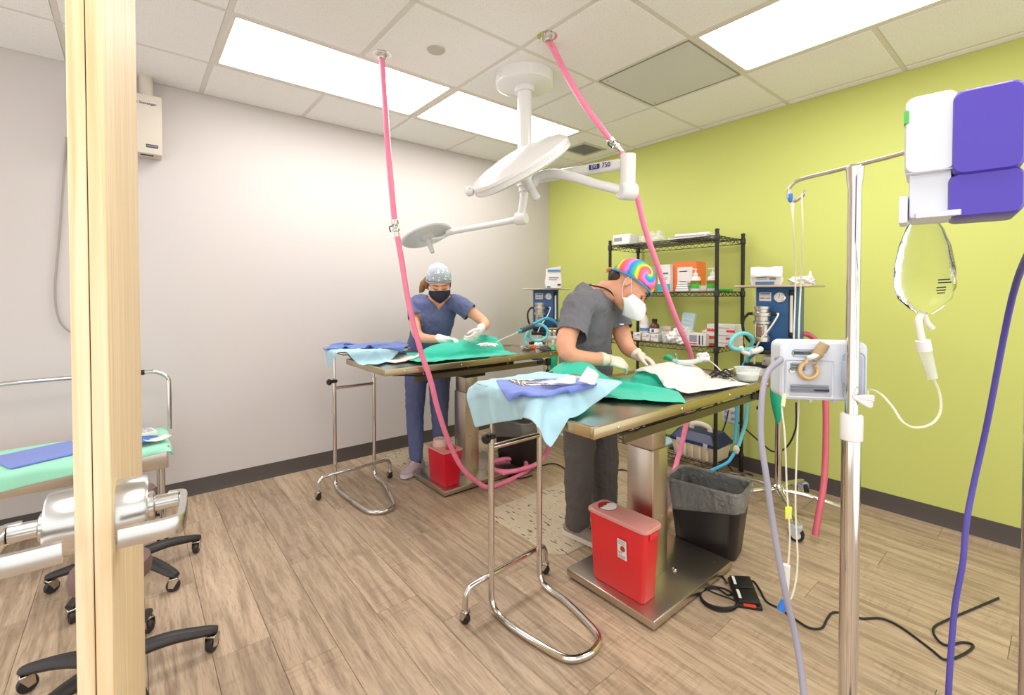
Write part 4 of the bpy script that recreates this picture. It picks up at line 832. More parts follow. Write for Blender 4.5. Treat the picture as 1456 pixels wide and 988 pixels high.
# ================================================================== IV POLE WITH PUMP
ip = at(1213, 440, d=1.0); IX, IY = ip.x, ip.y
t = thing('iv_pole', 'chrome IV pole with two hooks in the right foreground', 'IV pole', (IX, IY, 0))
MB().cyl((IX, IY, .06), (IX, IY, .985), .0178, seg=24).build('outer_tube', CHROME, t)
MB().lathe([(.019, .955), (.021, .957), (.021, 1.008), (.019, 1.012), (.013, 1.012)], (IX, IY, 0), seg=24).build('lock_collar', WHITEP, t)
MB().lathe([(.0125, 1.0), (.0125, 1.5), (.0155, 1.52), (.0165, 1.545), (.012, 1.55)], (IX, IY, 0), seg=24).build('inner_tube', CHROME, t)
bl = at(1140, 250, d=1.1); br = at(1298, 215, d=.885); bz = 1.548
hk = MB(); top = V(IX, IY, bz)
u = V(br.x-bl.x, br.y-bl.y, 0).normalized(); L1 = .125; L2 = .14
hk.tube([top-u*L1+V(0, 0, -.028)+u*.012, top-u*(L1-.004)+V(0, 0, -.04), top-u*(L1+.02)+V(0, 0, -.049), top-u*(L1+.034)+V(0, 0, -.035), top-u*(L1+.028)+V(0, 0, -.012), top-u*L1, top-u*.05, top, top+u*.05, top+u*L2, top+u*(L2+.028)+V(0, 0, -.012), top+u*(L2+.034)+V(0, 0, -.035), top+u*(L2+.02)+V(0, 0, -.049), top+u*(L2-.004)+V(0, 0, -.04)], .0042, seg=10, n=6)
hk.build('hook_bar', CHROME, t)
MB().lathe([(.06, .05), (.06, .075), (.03, .085), (.018, .1)], (IX, IY, 0), seg=24).build('base_hub', BLACK, t)
for k in range(5):
    a = .4+k*2*PI/5; d = V(math.cos(a), math.sin(a), 0); MB().tube([V(IX, IY, .07)+d*.04, V(IX, IY, .06)+d*.16, V(IX, IY, .052)+d*.25], .012, seg=8).build('base_leg', CHROME, t); caster(V(IX, IY, 0)+d*.25, d, t, r=.02)
# pump hung on the pole, its back to us
f2 = V(fw.x, fw.y, 0).normalized(); pr = (rt*.985-f2*.17).normalized(); pf_ = V(-pr.y, pr.x, 0)   # pr: to the right, pf_: away from us
pc = V(IX, IY, 0)-pr*.046+pf_*.045; PB = M('pump_white', 'ccd1da', .38); PB2 = M('pump_recess', 'aeb8c9', .45)
zc = at(1180, 527, d=1.04).z
t = thing('infusion_pump', 'pale grey infusion pump clamped to the IV pole, back towards us', 'infusion pump', V(pc.x, pc.y, zc-.065))
def prism_r(w, h, r, d0, d1, cx=0, cz=0): return MB().loft([[pc+pr*(x+cx)+V(0, 0, zc+y+cz)+pf_*dd for x, y in rounded(w-e*2, h-e*2, r)] for dd, e in ((d0, .004), (d0+.004, 0), (d1-.004, 0), (d1, .004))])
pb = prism_r(.178, .132, .016, -.022, .04).build('housing', PB, t)
prism_r(.062, .016, .0075, -.0228, -.02, -.035, .04).build('handle_slot', M('slot_grey', '8b939c', .5), pb)
bk = prism_r(.1, .084, .004, -.0232, -.02, -.03, -.018).build('data_plate', M('plate_grey', 'bfc3c9', .5), pb)
prism_r(.045, .1, .01, -.0226, -.02, .06, -.008).build('clamp_recess', PB2, pb)
for k in range(6):
    prism_r(.032 if k < 3 else .08, .0016, .0005, -.0238, -.0228, -.054 if k < 3 else -.03, (.015-k*.006) if k < 3 else -.034-.006*(k-3)).build('print_line', GREYT, bk)
prism_r(.03, .005, .001, -.024, -.0228, -.005, -.042).build('barcode', DARKT, bk)
for sx_, sz in ((-.075, -.056), (.075, .048)): MB().lathe([(0, 0), (.004, 0), (.004, .002), (0, .002)], pc+pr*sx_+V(0, 0, zc+sz)-pf_*.0215, -pf_, seg=10).build('screw', STEEL, pb)
MB().lathe([(0, .001), (.0045, .001), (.0065, .002), (.0065, 0)], pc-pr*.066+V(0, 0, zc+.0)-pf_*.0225, -pf_, seg=14).build('port', STEEL, pb)
MB().box(pc+pr*.05+V(0, 0, zc)-pf_*.03, (.03, .02, .05), rz=math.atan2(pr.y, pr.x), bev=.004).build('pole_clamp', PB2, t)
for sx_ in (-.02, .03): MB().box(pc+pr*sx_+V(0, 0, zc-.068), (.007, .02, .01), rz=math.atan2(pr.y, pr.x), bev=.001).build('foot', PB, t)
# brass snap hook and tie on the pump
g0 = pc-pr*.02+V(0, 0, zc+.062)-pf_*.03
t = thing('snap_hook', 'tan snap hook tied to the back of the infusion pump', 'hook', g0-V(0, 0, .08)); TANP = M('tan_metal', 'c9a877', .3, .5)
MB().tube([g0+pr*.018, g0+pr*.006-V(0, 0, .02), g0-pr*.006-V(0, 0, .036)], [.011, .012, .009], seg=10).build('strap', M('tan_strap', 'a08a66', .6, var=(60, .3)), t)
MB().tube([g0+pr*.012-V(0, 0, .022)-pf_*.003, g0-pr*.012-V(0, 0, .03)-pf_*.004, g0-pr*.006-V(0, 0, .034)+pf_*.01, g0+pr*.014-V(0, 0, .028)+pf_*.01], .006, seg=8, closed=True).build('tape_wrap', PAPER, t)
ck = g0-pr*.014-V(0, 0, .06); MB().tube([ck+pr*.018*math.cos(a)+V(0, 0, 1)*.018*math.sin(a) for a in [1.9+k*5.2/9 for k in range(10)]], .0052, seg=8).build('hook_ring', TANP, t)
MB().tube([ck-pr*.006+V(0, 0, .018), ck+pr*.0+V(0, 0, .03)], .004, seg=8).build('swivel', TANP, t)
# coil of white tubing tied at the clamp
t = thing('tubing_bundle', 'small white bundle of tubing tied to the IV pole under the pump', 'tubing', V(IX, IY, zc-.06))
for k in range(3): MB().tube([V(IX, IY, zc-.048)-f2*.016-pr*.004, V(IX, IY, zc-.046-.004*k)-f2*.012+pr*.03, V(IX, IY, zc-.052-.004*k)+pr*.038, V(IX, IY, zc-.058-.005*k)-f2*.012+pr*.026, V(IX, IY, zc-.052)-f2*.016-pr*.002], .0035, seg=8, closed=True).build('loop', PAPER, t)
LINE = M('iv_line', 'e9e6d2', .25, alpha=.55); 
tag(MB().tube([pc-pr*.088+V(0, 0, zc+.022), at(1110, 512, d=1.03), at(1092, 528, d=1.02), at(1084, 560, d=1.0), at(1082, 620, d=.98), at(1090, 680, d=.96), at(1100, 750, d=.95), at(1114, 830, d=.93), at(1130, 900, d=.92), at(1140, 960, d=.9), at(1146, 1030, d=.88), at(1150, 1150, d=.9)], .0062, seg=12).build('pump_cable', M('grey_violet_cable', '928f9b', .45)), 'thick grey cable curving down from the left side of the infusion pump', 'cable')
t = thing('iv_line', 'clear IV line hanging from the left hook of the IV pole with a yellow tag', 'IV line', at(1118, 905, d=.97))
MB().tube([at(1126, 283, d=.99), at(1128, 330, d=1.0), at(1131, 400, d=1.1), at(1129, 470, d=1.1), at(1127, 520, d=1.1), at(1118, 560, d=1.06), at(1112, 580, d=1.04), at(1116, 620, d=1.02), at(1119, 700, d=1.0), at(1123, 760, d=.99), at(1120, 810, d=.98), at(1116, 840, d=.98), at(1112, 856, d=.98)], .0019, seg=8).build('line', LINE, t)
MB().tube([at(1140, 277, d=.99), at(1141, 330, d=1.0), at(1139, 400, d=1.1), at(1136, 470, d=1.1), at(1136, 560, d=1.1), at(1133, 640, d=1.05), at(1131, 720, d=1.02), at(1134, 800, d=1.0), at(1127, 845, d=.98), at(1116, 858, d=.98)], .0019, seg=8).build('line', LINE, t)
MB().box(at(1124, 281, d=.99), (.008, .008, .018), bev=.002).build('blue_clip', M('clip_blue', '2f6fc4', .4), t)
MB().cyl(at(1127, 288, d=.99), at(1127, 302, d=.99), .005, .003, seg=10).build('connector', CLEAR, t)
MB().box(at(1121, 729, d=.995), (.014, .003, .026), rz=math.atan2(rt.y, rt.x), rot=None, bev=.001, seg=1).build('yellow_tag', M('tag_yellow', 'd8e04a', .5), t)
MB().cyl(at(1118, 803, d=.98), at(1117, 840, d=.98), .008, .0065, seg=10).build('roller_clamp', WHITEP, t)
MB().cyl(at(1117, 851, d=.98), at(1110, 868, d=.98), .0065, .008, seg=10).build('blue_cap', M('cap_blue', '2f6fc4', .4), t)
MB().tube([at(1113, 578, d=1.04), at(1116, 560, d=1.05), at(1124, 545, d=1.06)], .0042, seg=8).build('cream_connector', M('cream_tube', 'e4dcb0', .4), t)
# IV fluid bag on the right hook
BD = .87; bc = at(1316, 382, d=BD)
t = thing('iv_bag', 'clear fluid bag with drip chamber hanging at the right', 'IV bag', V(bc.x, bc.y, bc.z-.2))
secs = []
for yy, w, dpt in ((308, 14, .004), (325, 26, .012), (350, 35, .022), (380, 41, .026), (405, 42, .027), (425, 36, .022), (438, 22, .013), (446, 10, .007)):
    cp = at(1315, yy, d=BD); ww = w/F*BD
    secs.append([cp+rt*(ww*math.cos(a))+f2*(dpt*math.sin(a)) for a in [2*PI*k/24 for k in range(24)]])
MB().loft(secs).build('bag', M('fluid_bag', 'f3f5ec', .03, trans=1, ior=1.2, bump=(18, .25, .01)), t)
hkR = top+u*(L2+.02)+V(0, 0, -.049)
MB().tube([hkR, at(1312, 290, d=BD), at(1314, 312, d=BD)], .0035, seg=8).build('hanger_strip', M('white_tape', 'ecebe6', .4, alpha=.8), t)
for k, (x0_, x1_, yy) in enumerate(((1334, 1350, 398), (1334, 1352, 402), (1332, 1344, 409), (1332, 1344, 413), (1333, 1343, 417))):
    MB().tube([at(x0_, yy, d=BD-.026), at(x1_, yy-1, d=BD-.022)], .0012, seg=5, sm=False).build('print_line', DARKT, t)
pt = lambda x, y: at(x, y, d=BD)
MB().tube([pt(1312, 443), pt(1306, 455), pt(1308, 470), pt(1312, 487)], .006, seg=10).build('spike_port', M('milky_port', 'eceadd', .35, alpha=.85), t)
MB().tube([pt(1313, 444), pt(1318, 458), pt(1326, 467)], .005, seg=10).build('injection_port', M('milky_port2', 'e8e6d8', .35, alpha=.85), t)
MB().cyl(pt(1312, 484), pt(1315, 499), .0115, .0115).build('chamber_cap', WHITEP, t)
MB().cyl(pt(1315, 498), pt(1326, 538), .0105, .0085).build('drip_chamber', M('drip_clear', 'e8ebe2', .1, alpha=.4), t)
MB().cyl(pt(1319, 516), pt(1326, 537), .0085, .0075).build('chamber_fluid', M('fluid', 'dfe3c8', .1, alpha=.5), t)
MB().tube([pt(1327, 538), pt(1336, 560), pt(1337, 585), pt(1325, 602), pt(1303, 608), pt(1284, 600), at(1268, 577, d=.92), at(1252, 560, d=.96), at(1236, 554, d=1.0), V(IX, IY, zc-.05)+pr*.03], .0022, seg=8).build('line', LINE, t)
# ================================================================== PURPLE PUMP ON A SECOND POLE AT THE RIGHT EDGE
PUR = M('purple_plastic', '4d3ca6', .35); PDW = M('purple_pump_white', 'cacdd6', .4)
D = .66; k_ = D/F
o0 = at(1322, 222, d=D)
t = thing('infusion_pump', 'white and purple infusion pump at the right edge of the photo', 'infusion pump', o0+V(0, 0, -.1))
q0 = ray(1325, 220); f3 = V(q0.x, q0.y, 0).normalized(); r3 = V(f3.y, -f3.x, 0); D3 = .86
def atp(x, y): q = ray(x, y); return EYE+q*(D3/q.dot(f3))
def pbx(x0_, x1_, y0_, y1_, d0, d1, r): 
    a, b = atp(x0_, y0_), atp(x1_, y1_); w = (b-a).dot(r3); hgt = atp((x0_+x1_)/2, y0_).z-atp((x0_+x1_)/2, y1_).z; c = atp((x0_+x1_)/2, (y0_+y1_)/2)
    return MB().loft([[V(c.x, c.y, c.z)+r3*x*kk+V(0, 0, y*kk)+f3*dd for x, y in rounded(w, hgt, r)] for dd, kk in ((d0, .93), (d0+.006, 1), (d1-.006, 1), (d1, .93))])
w1 = pbx(1287, 1360, 138, 250, -.02, .07, .012).build('housing', PDW, t)
pbx(1292, 1352, 244, 312, -.014, .06, .004).build('lower_housing', PDW, t)
p1_ = pbx(1352, 1452, 128, 250, -.024, .075, .012).build('purple_shell', PUR, t); pbx(1346, 1452, 246, 308, -.02, .07, .01).build('purple_lower_shell', PUR, t)
MB().box(atp(1324, 247)-f3*.0205, (.06, .001, .001), rz=math.atan2(r3.y, r3.x)).build('seam', GREYP, w1)
pbx(1286, 1293, 164, 182, -.022, .0, .001).build('green_light', M('green_lens', '4fb04a', .3), w1)
pbx(1279, 1291, 281, 320, -.018, .03, .002).build('latch', PDW, t)
pbx(1300, 1366, 303, 311, -.024, .02, .001).build('base_lip', PDW, t)
qp = atp(1490, 300)+f3*.04; 
MB().cyl((qp.x, qp.y, .05), (qp.x, qp.y, 1.62), .0125, seg=20).build('pole_clamp_post', CHROME, t)
MB().lathe([(.2, .0), (.2, .02), (.03, .05), (.0125, .055)], (qp.x, qp.y, 0), seg=28).build('stand_base', BLACK, t)
cl = atp(1440, 250)+f3*.04; MB().tube([V(cl.x, cl.y, cl.z), V(qp.x, qp.y, cl.z)], .012, seg=10, sm=False).build('pole_clamp', BLACK, t)
tag(MB().tube([V(qp.x, qp.y, 1.36), at(1440, 420, d=.86), at(1404, 600, d=.95), at(1384, 690, d=.97), at(1374, 745, d=.96), at(1369, 800, d=.95), at(1358, 860, d=.95), at(1352, 930, d=.94), at(1348, 1000, d=.93), at(1345, 1100, d=.93)], .0052, seg=10).build('power_cord', M('violet_cord', '4d4496', .45)), 'violet cord hanging at the lower right edge', 'cable')
# ================================================================== WALL BOX ON THE WHITE WALL
BEI = M('beige_enamel', 'cdc3b6', .5); wy = YW
t = thing('wall_unit', 'beige wall-mounted box with a pipe into the ceiling, partly behind the door', 'wall unit', (-.02, wy, 2.09))
a = at(230, 140, Y=wy-.14).x; 
w0, w1_ = a-.3, a; z0, z1 = 2.085, 2.42
bo = MB().b2((w0, wy-.14, z0), (w1_, wy-.001, z1), bev=.005).build('housing', BEI, t)
MB().cyl((.085, wy-.075, z1-.005), (.085, wy-.075, ZC+.01), .033, seg=24).build('pipe', BEI, t)
fm = mtx((w1_-.098, wy-.141, z1-.05), (1, 0, 0), (0, 0, 1)); text('lettering', 'Central Scavenger', DARKT, fm, .02, bo, .0008)
MB().b2((w1_-.075, wy-.142, z0+.035), (w1_-.02, wy-.14, z0+.053)).build('name_plate', DARKT, bo); 
MB().b2((w1_-.072, wy-.1425, z0+.041), (w1_-.023, wy-.1415, z0+.047)).build('plate_print', GREYT, bo)
MB().b2((w1_-.1, wy-.11, z0-.001), (w1_-.04, wy-.08, z0+.001)).build('vent_slot', DARKT, bo)
# ================================================================== LEFT SIDE: LOW CART, STOOLS, HANGING CORD
cx0, cx1, cy0, cy1, ctz = -.62, .145, 2.92, 3.36, .5
t = thing('steel_cart', 'low steel cart with chrome push handle behind the door', 'cart', ((cx0+cx1)/2, (cy0+cy1)/2, 0))
m = MB(); m.b2((cx0, cy0, ctz-.02), (cx1, cy1, ctz), bev=.008); m.build('cart_top', STEEL, t)
MB().b2((cx0+.01, cy0+.002, ctz-.11), (cx1-.01, cy0+.01, ctz-.02), bev=.003).build('front_panel', STEEL, t); MB().b2((cx1-.012, cy0+.01, ctz-.11), (cx1-.004, cy1-.01, ctz-.02)).build('side_panel', STEEL, t)
for xx in (cx0+.03, cx1-.03):
    for yy in (cy0+.03, cy1-.03):
        MB().cyl((xx, yy, .06), (xx, yy, ctz-.02), .012, seg=12).build('leg', CHROME, t); caster((xx, yy, 0), (1, .3, 0), t, r=.024)
hx = at(241, 580, Y=cy1-.06).x
MB().tube([(hx, cy1-.06, ctz), (hx, cy1-.06, .74), (hx-.01, cy1-.06, .8), (hx-.06, cy1-.06, .835), (hx-.13, cy1-.06, .838), (cx0+.13, cy1-.06, .838), (cx0+.05, cy1-.06, .8), (cx0+.03, cy1-.06, .7), (cx0+.03, cy1-.06, ctz)], .0115, seg=12).build('push_handle', CHROME, t)
MB().cyl((hx-.11, cy1-.06, .838), (hx-.22, cy1-.06, .838), .0145, seg=14).build('hand_grip', BLACK, t)
STOOLM = M('stool_black', '2a2626', .45); SEATM = M('mauve_vinyl', '6d5450', .5)
def stool(c, a0, sz, label, seat_r, back=False):
    c = Vector(c); t = thing('stool', label, 'stool', c, 'stools behind the door')
    for k in range(5):
        a = a0+k*2*PI/5; d = V(math.cos(a), math.sin(a), 0)
        MB().tube([c+d*.02+V(0, 0, .1), c+d*.14+V(0, 0, .1), c+d*.25+V(0, 0, .078), c+d*.285+V(0, 0, .07)], [.028, .025, .02, .014], seg=10, flat=(1.1, .8)).build('base_leg', STOOLM, t)
        caster(c+d*.27, (math.cos(a+.9), math.sin(a+.9), 0), t, r=.026, wheelm=STOOLM)
    MB().cyl(c+V(0, 0, .09), c+V(0, 0, sz-.05), .024, seg=16).build('gas_lift', STOOLM, t)
    MB().lathe([(0, -.05), (seat_r*.8, -.05), (seat_r*.97, -.035), (seat_r, -.01), (seat_r*.95, .012), (seat_r*.8, .02), (0, .024)], c+V(0, 0, sz), seg=32).build('seat', SEATM, t)
s1 = at(208, 792, z=0); stool((-.022, 2.66, 0), .28, .385, 'farther black star-base stool whose legs show right of the door', .105)
stool((-.058, 1.947, 0), -.03, .4, 'nearer black star-base stool at the lower left beside the door', .105)
tag(MB().tube([at(95, 195, Y=YW-.012), at(90, 260, Y=YW-.012), at(84, 340, Y=YW-.012), at(78, 410, Y=YW-.012), at(82, 448, Y=YW-.012), at(92, 466, Y=YW-.012), at(108, 476, Y=YW-.012)], .005, seg=8).build('hanging_cord', M('grey_cord', '9c938a', .5)), 'thin grey cord hanging on the white wall left of the door', 'cable')
# ================================================================== FLOOR CABLES AND FOOT PEDAL
g = lambda x, y, z=.005: at(x, y, z=z)
pc_ = at(1062, 852, z=0); pu = V(.83, -.36, 0).normalized()
pA, pB_, pC, pD = g(1037, 828, 0), g(1066, 826, 0), g(1082, 867, 0), g(1050, 866, 0)
ctr = (pA+pB_+pC+pD)/4; ax = ((pD-pA)+(pC-pB_)).normalized(); ay = V(-ax.y, ax.x, 0); ll = ((pD-pA).length+(pC-pB_).length)/2; lw = ((pB_-pA).length+(pC-pD).length)/2
t = thing('foot_pedal', 'black two-key foot pedal on the floor by the nearer table base', 'foot pedal', ctr)
rzp = math.atan2(ax.y, ax.x)
MB().box(ctr+V(0, 0, .008), (ll*1.02, lw*1.05, .016), rz=rzp, bev=.004).build('base', BLACK, t)
for s in (-1, 1):
    k = MB().box(ctr+ax*s*ll*.25+V(0, 0, .024), (ll*.46, lw*.9, .012), rot=Matrix.Rotation(rzp, 4, 'Z') @ Matrix.Rotation(.1, 4, 'X'), bev=.003).build('pedal', BLACK, t)
    MB().box(ctr+ax*s*ll*.25+ay*lw*(.34 if ay.dot(rt) < 0 else -.34)+V(0, 0, .031), (ll*.3, lw*.12, .002), rz=rzp).build('pedal_label', PAPER, k)
MB().box(ctr+ax*ll*.5+V(0, 0, .016), (.004, lw*.5, .01), rz=rzp).build('red_mark', REDT, t)
cb = [g(1052, 829, .02), g(1046, 838), g(1036, 846)]
cq = g(1022, 852)
for k in range(18):
    a = .6+k*2*PI/6.3; cb.append(V(cq.x+(.075+.002*(k % 4))*math.cos(a), cq.y+(.07)*math.sin(a), .005+.0045*(k//5)))
cb += [g(1006, 838, .012), g(1012, 824), g(1014, 806, .03), g(1015, 798, .05), g(1022, 812), g(1034, 829, .012)]
tag(MB().tube(cb, .0036, seg=8).build('pedal_cable', CABLE), 'coiled black cable tied beside the foot pedal', 'cable')
tag(MB().tube([g(1054, 831, .018), g(1070, 826), g(1080, 838), g(1090, 855), g(1110, 866), g(1130, 880), g(1150, 892), g(1168, 893), g(1176, 880), g(1184, 871), g(1200, 872), g(1225, 879), g(1252, 879), g(1275, 888), g(1300, 905), g(1325, 924), g(1345, 938), g(1370, 930), g(1384, 918), g(1370, 913), g(1345, 917), g(1330, 905), g(1328, 892), g(1345, 882), g(1378, 868), g(1420, 850)], .004, seg=8).build('floor_cable', CABLE), 'long black cable snaking over the floor to the lower right', 'cable')
tag(MB().tube([at(1132, 572, d=2.7), at(1131, 610, d=2.7), at(1118, 636, d=2.75), at(1100, 642, d=2.85), at(1085, 632, d=2.95), at(1060, 610, d=3.2), at(1045, 596, X=3.4)], .005, seg=8).build('power_cord', CABLE), 'black power cord looping from the machine towards the wall outlet', 'cable')
tag(MB().tube([at(1036, 583, X=3.41), at(1032, 600, X=3.38), at(1026, 620, X=3.36), at(1028, 640, X=3.38), g(1040, 668), g(1070, 676), g(1058, 690), g(1020, 684), g(1000, 678)], .005, seg=8).build('power_cord', CABLE), 'black cord dropping from the wall outlet to the floor under the rack', 'cable')
tag(MB().tube([g(762, 664), g(785, 659), g(800, 664), g(815, 676), g(850, 680), g(880, 668), g(900, 672)], .0045, seg=8).build('floor_cable', CABLE), 'black cable on the floor behind the legs of the surgeon in grey', 'cable')
tag(MB().tube([g(690, 652), g(712, 668, .012), g(735, 680, .012), g(757, 676)], .0045, seg=8).build('floor_cable', CABLE), 'black cable on the floor under the pink hose coil', 'cable')
# ================================================================== CLOTH (small position-based simulation, baked to meshes)
def sim(P, boxes=(), ells=(), hf=None, steps=220, iters=7, bend=.25, fr=.25, marg=.004, damp=.97, stiff=0, slip=.3):
    P = np.array(P, float); nu, nv, _ = P.shape; prev = P.copy()
    R0 = sim.rest if sim.rest is not None else P
    G = []
    def grp(a, b, k):
        L = np.linalg.norm(R0[a]-R0[b], axis=-1); G.append((a, b, L, k))
    sl = lambda i, n, st: slice(i, n, st)
    for s in (0, 1):
        a = (slice(s, nu-1, 2), slice(None)); n_ = len(range(s, nu-1, 2)); grp(a, (slice(s+1, s+1+2*n_, 2), slice(None)), 1)
        a = (slice(None), slice(s, nv-1, 2)); n_ = len(range(s, nv-1, 2)); grp(a, (slice(None), slice(s+1, s+1+2*n_, 2)), 1)
        n_ = len(range(s, nu-1, 2))
        for t in (0, 1):
            m_ = len(range(t, nv-1, 2))
            grp((slice(s, s+2*n_, 2), slice(t, t+2*m_, 2)), (slice(s+1, s+1+2*n_, 2), slice(t+1, t+1+2*m_, 2)), .6)
            grp((slice(s+1, s+1+2*n_, 2), slice(t, t+2*m_, 2)), (slice(s, s+2*n_, 2), slice(t+1, t+1+2*m_, 2)), .6)
    if bend:
        for s in (0, 1, 2, 3):
            n_ = len(range(s, nu-2, 4)); m_ = len(range(s, nv-2, 4))
            if n_: grp((slice(s, s+4*n_, 4), slice(None)), (slice(s+2, s+2+4*n_, 4), slice(None)), bend)
            if m_: grp((slice(None), slice(s, s+4*m_, 4)), (slice(None), slice(s+2, s+2+4*m_, 4)), bend)
    if stiff:
        for s in range(8):
            n_ = len(range(s, nu-4, 8)); m_ = len(range(s, nv-4, 8))
            if n_: grp((slice(s, s+8*n_, 8), slice(None)), (slice(s+4, s+4+8*n_, 8), slice(None)), stiff)
            if m_: grp((slice(None), slice(s, s+8*m_, 8)), (slice(None), slice(s+4, s+4+8*m_, 8)), stiff)
    for st in range(steps):
        vel = (P-prev)*damp; sp = np.linalg.norm(vel, axis=-1, keepdims=True); vel *= np.minimum(1, .02/np.maximum(sp, 1e-9)); prev = P.copy()
        P = P+vel; P[..., 2] -= .0009
        hit = np.zeros((nu, nv), bool)
        for it in range(iters):
            for a, b, L, k in G:
                d = P[b]-P[a]; l = np.linalg.norm(d, axis=-1)+1e-9; c = ((l-L)/l*.5*k)[..., None]*d; P[a] += c; P[b] -= c
            for lo, hi in boxes:
                lo_, hi_ = np.array(lo)-marg, np.array(hi)+marg
                ins = np.all((P > lo_) & (P < hi_), axis=-1)
                if ins.any():
                    q = P[ins]; dd = np.stack([q-lo_, hi_-q], 0); dd[0, :, 2] = 9        # never pushed out through the bottom
                    f = dd.transpose(1, 0, 2).reshape(len(q), 6).argmin(1)
                    for k in range(6):
                        m = f == k
                        if m.any(): q[m, k % 3] = lo_[k] if k < 3 else hi_[k-3]
                    P[ins] = q; hit |= ins
            for c, r in ells:
                q = (P-np.array(c))/(np.array(r)+marg); l = np.linalg.norm(q, axis=-1); ins = l < 1
                if ins.any(): P[ins] = np.array(c)+(q[ins]/l[ins][:, None])*(np.array(r)+marg); hit |= ins
            if hf is not None:
                z = hf(P[..., 0], P[..., 1]); ins = (P[..., 2] < z+marg) & (P[..., 2] > z-.06)
                P[..., 2] = np.where(ins, z+marg, P[..., 2]); hit |= ins
        P[hit, :2] = prev[hit, :2]+(P[hit, :2]-prev[hit, :2])*slip
        prev[hit] = prev[hit]*fr+P[hit]*(1-fr)
    return P
sim.rest = None
def sheet(cx, cy, z, w, l, rot, nu, nv, crumple=0, seed=0, shrink=1):
    c, s = math.cos(rot), math.sin(rot); P = np.zeros((nu, nv, 3)); rest = np.zeros((nu, nv, 3))
    for i in range(nu):
        for j in range(nv):
            x, y = (i/(nu-1)-.5)*w, (j/(nv-1)-.5)*l
            rest[i, j] = (x, y, 0); nz = noise.noise(V(x*14+seed, y*14, seed))
            X, Y_ = x*shrink, y*shrink
            P[i, j] = (cx+c*X-s*Y_, cy+s*X+c*Y_, z+crumple*nz)
    sim.rest = rest; return P
def hfield(*clouds, cell=.012):
    A = np.concatenate([c.reshape(-1, 3) for c in clouds]); D_ = {}
    lo = A[:, :2].min(0)-.05; n = ((A[:, :2].max(0)+.05-lo)/cell).astype(int)+2; Z = np.full(n, -9.)
    idx = ((A[:, :2]-lo)/cell).astype(int)
    for (i, j), z in zip(idx, A[:, 2]): 
        Z[i-1:i+2, j-1:j+2] = np.maximum(Z[i-1:i+2, j-1:j+2], z)
    def f(x, y):
        i = np.clip(((x-lo[0])/cell).astype(int), 0, n[0]-1); j = np.clip(((y-lo[1])/cell).astype(int), 0, n[1]-1); return Z[i, j]
    return f
def rumple(P, amp, sc, seed):                       # small folds, only ever lifting the cloth
    P = P.copy()
    for i in range(P.shape[0]):
        for j in range(P.shape[1]):
            q = Vector(P[i, j]); P[i, j, 2] += amp*(abs(noise.noise(V(q.x*sc+seed, q.y*sc*1.7, 0)))+.6*abs(noise.noise(V(q.x*sc*2.2, q.y*sc*2.6+seed, 3))))
    return P
def cloth_obj(name, P, mat, label, cat, group=None, thick=.0018, sub=1, crease=0):
    P = P.copy()
    if crease:                                      # fold lines from the pack
        N_ = np.cross(np.gradient(P, axis=0), np.gradient(P, axis=1)); N_ /= np.linalg.norm(N_, axis=-1, keepdims=True)+1e-9
        for k in (.25, .5, .75):
            i = int(k*(P.shape[0]-1)); P[i] += N_[i]*crease; i = int(k*(P.shape[1]-1)); P[:, i] += N_[:, i]*crease
    b = MB(); b.grid([[Vector(p) for p in row] for row in P]); o = b.build(name, mat, ang=180)
    md = o.modifiers['solidify'] if 'solidify' in o.modifiers else o.modifiers.new('solidify', 'SOLIDIFY'); md.thickness = thick; md.offset = 0
    if sub: md = o.modifiers.new('smooth_surface', 'SUBSURF'); md.levels = sub; md.render_levels = sub
    return tag(o, label, cat, group)
SKYB = M('pale_blue_drape', 'a5cbdb', .75, bump=(90, .12, .002), sheen=.2); PERI = M('periwinkle_towel', '6a7fcf', .9, bump=(260, .5, .003), sheen=.3); NAVYT = M('navy_towel', '4f68ad', .9, bump=(260, .5, .003), sheen=.3)
TEALC = M('teal_drape', '2bbba0', .7, bump=(120, .12, .002), sheen=.2); MINT = M('mint_drape', '9adcc0', .75, bump=(120, .2, .002), sheen=.2); WHC = M('white_sheet', 'dfdcd8', .7, bump=(70, .2, .003))
def tray_box(lx, rx, py): return ((lx-.08, py-.35, .5), (rx+.11, py+.01, TRZ+.001))
T1 = ((1.785-TL/2, 1.222-TW/2, .6), (1.785+TL/2, 1.222+TW/2, TZ)); T2 = ((1.76-TL/2, 2.68-TW/2, .6), (1.76+TL/2, 2.68+TW/2, TZ))
# nearer stand: pale blue drape, periwinkle towel
tb = tray_box(1.1, 1.362, 1.462)
PA = sim(sheet(1.185, 1.285, .95, .5, .5, math.radians(14), 40, 40, .004, 3), [tb, T1], steps=240, bend=.6, stiff=.35)
cloth_obj('drape', PA, SKYB, 'pale blue drape hanging in a point off the nearer instrument stand', 'drape', crease=.005)
PB1 = sim(sheet(1.165, 1.2, .99, .36, .3, YAW-PI/2+.12, 30, 26, .03, 11, .9), [], (), hfield(PA), steps=170, fr=.1)
cloth_obj('towel', PB1, PERI, 'periwinkle blue towel spread on the nearer instrument stand', 'towel', thick=.006)
# farther stand
tb2 = tray_box(1.018, 1.285, 3.05)
PC = sim(sheet(1.185, 2.885, .96, .56, .46, math.radians(38), 38, 34, .004, 5), [tb2, T2], steps=230)
cloth_obj('drape', PC, SKYB, 'pale blue drape hanging over the farther instrument tray', 'drape', crease=.005)
PD_ = sim(sheet(1.2, 2.92, 1.0, .52, .34, YAW-PI/2+.1, 36, 26, .07, 23, .74), [], (), hfield(PC), steps=170, fr=.1)
cloth_obj('towel', PD_, NAVYT, 'rumpled navy towel on the farther instrument tray', 'towel', thick=.006)
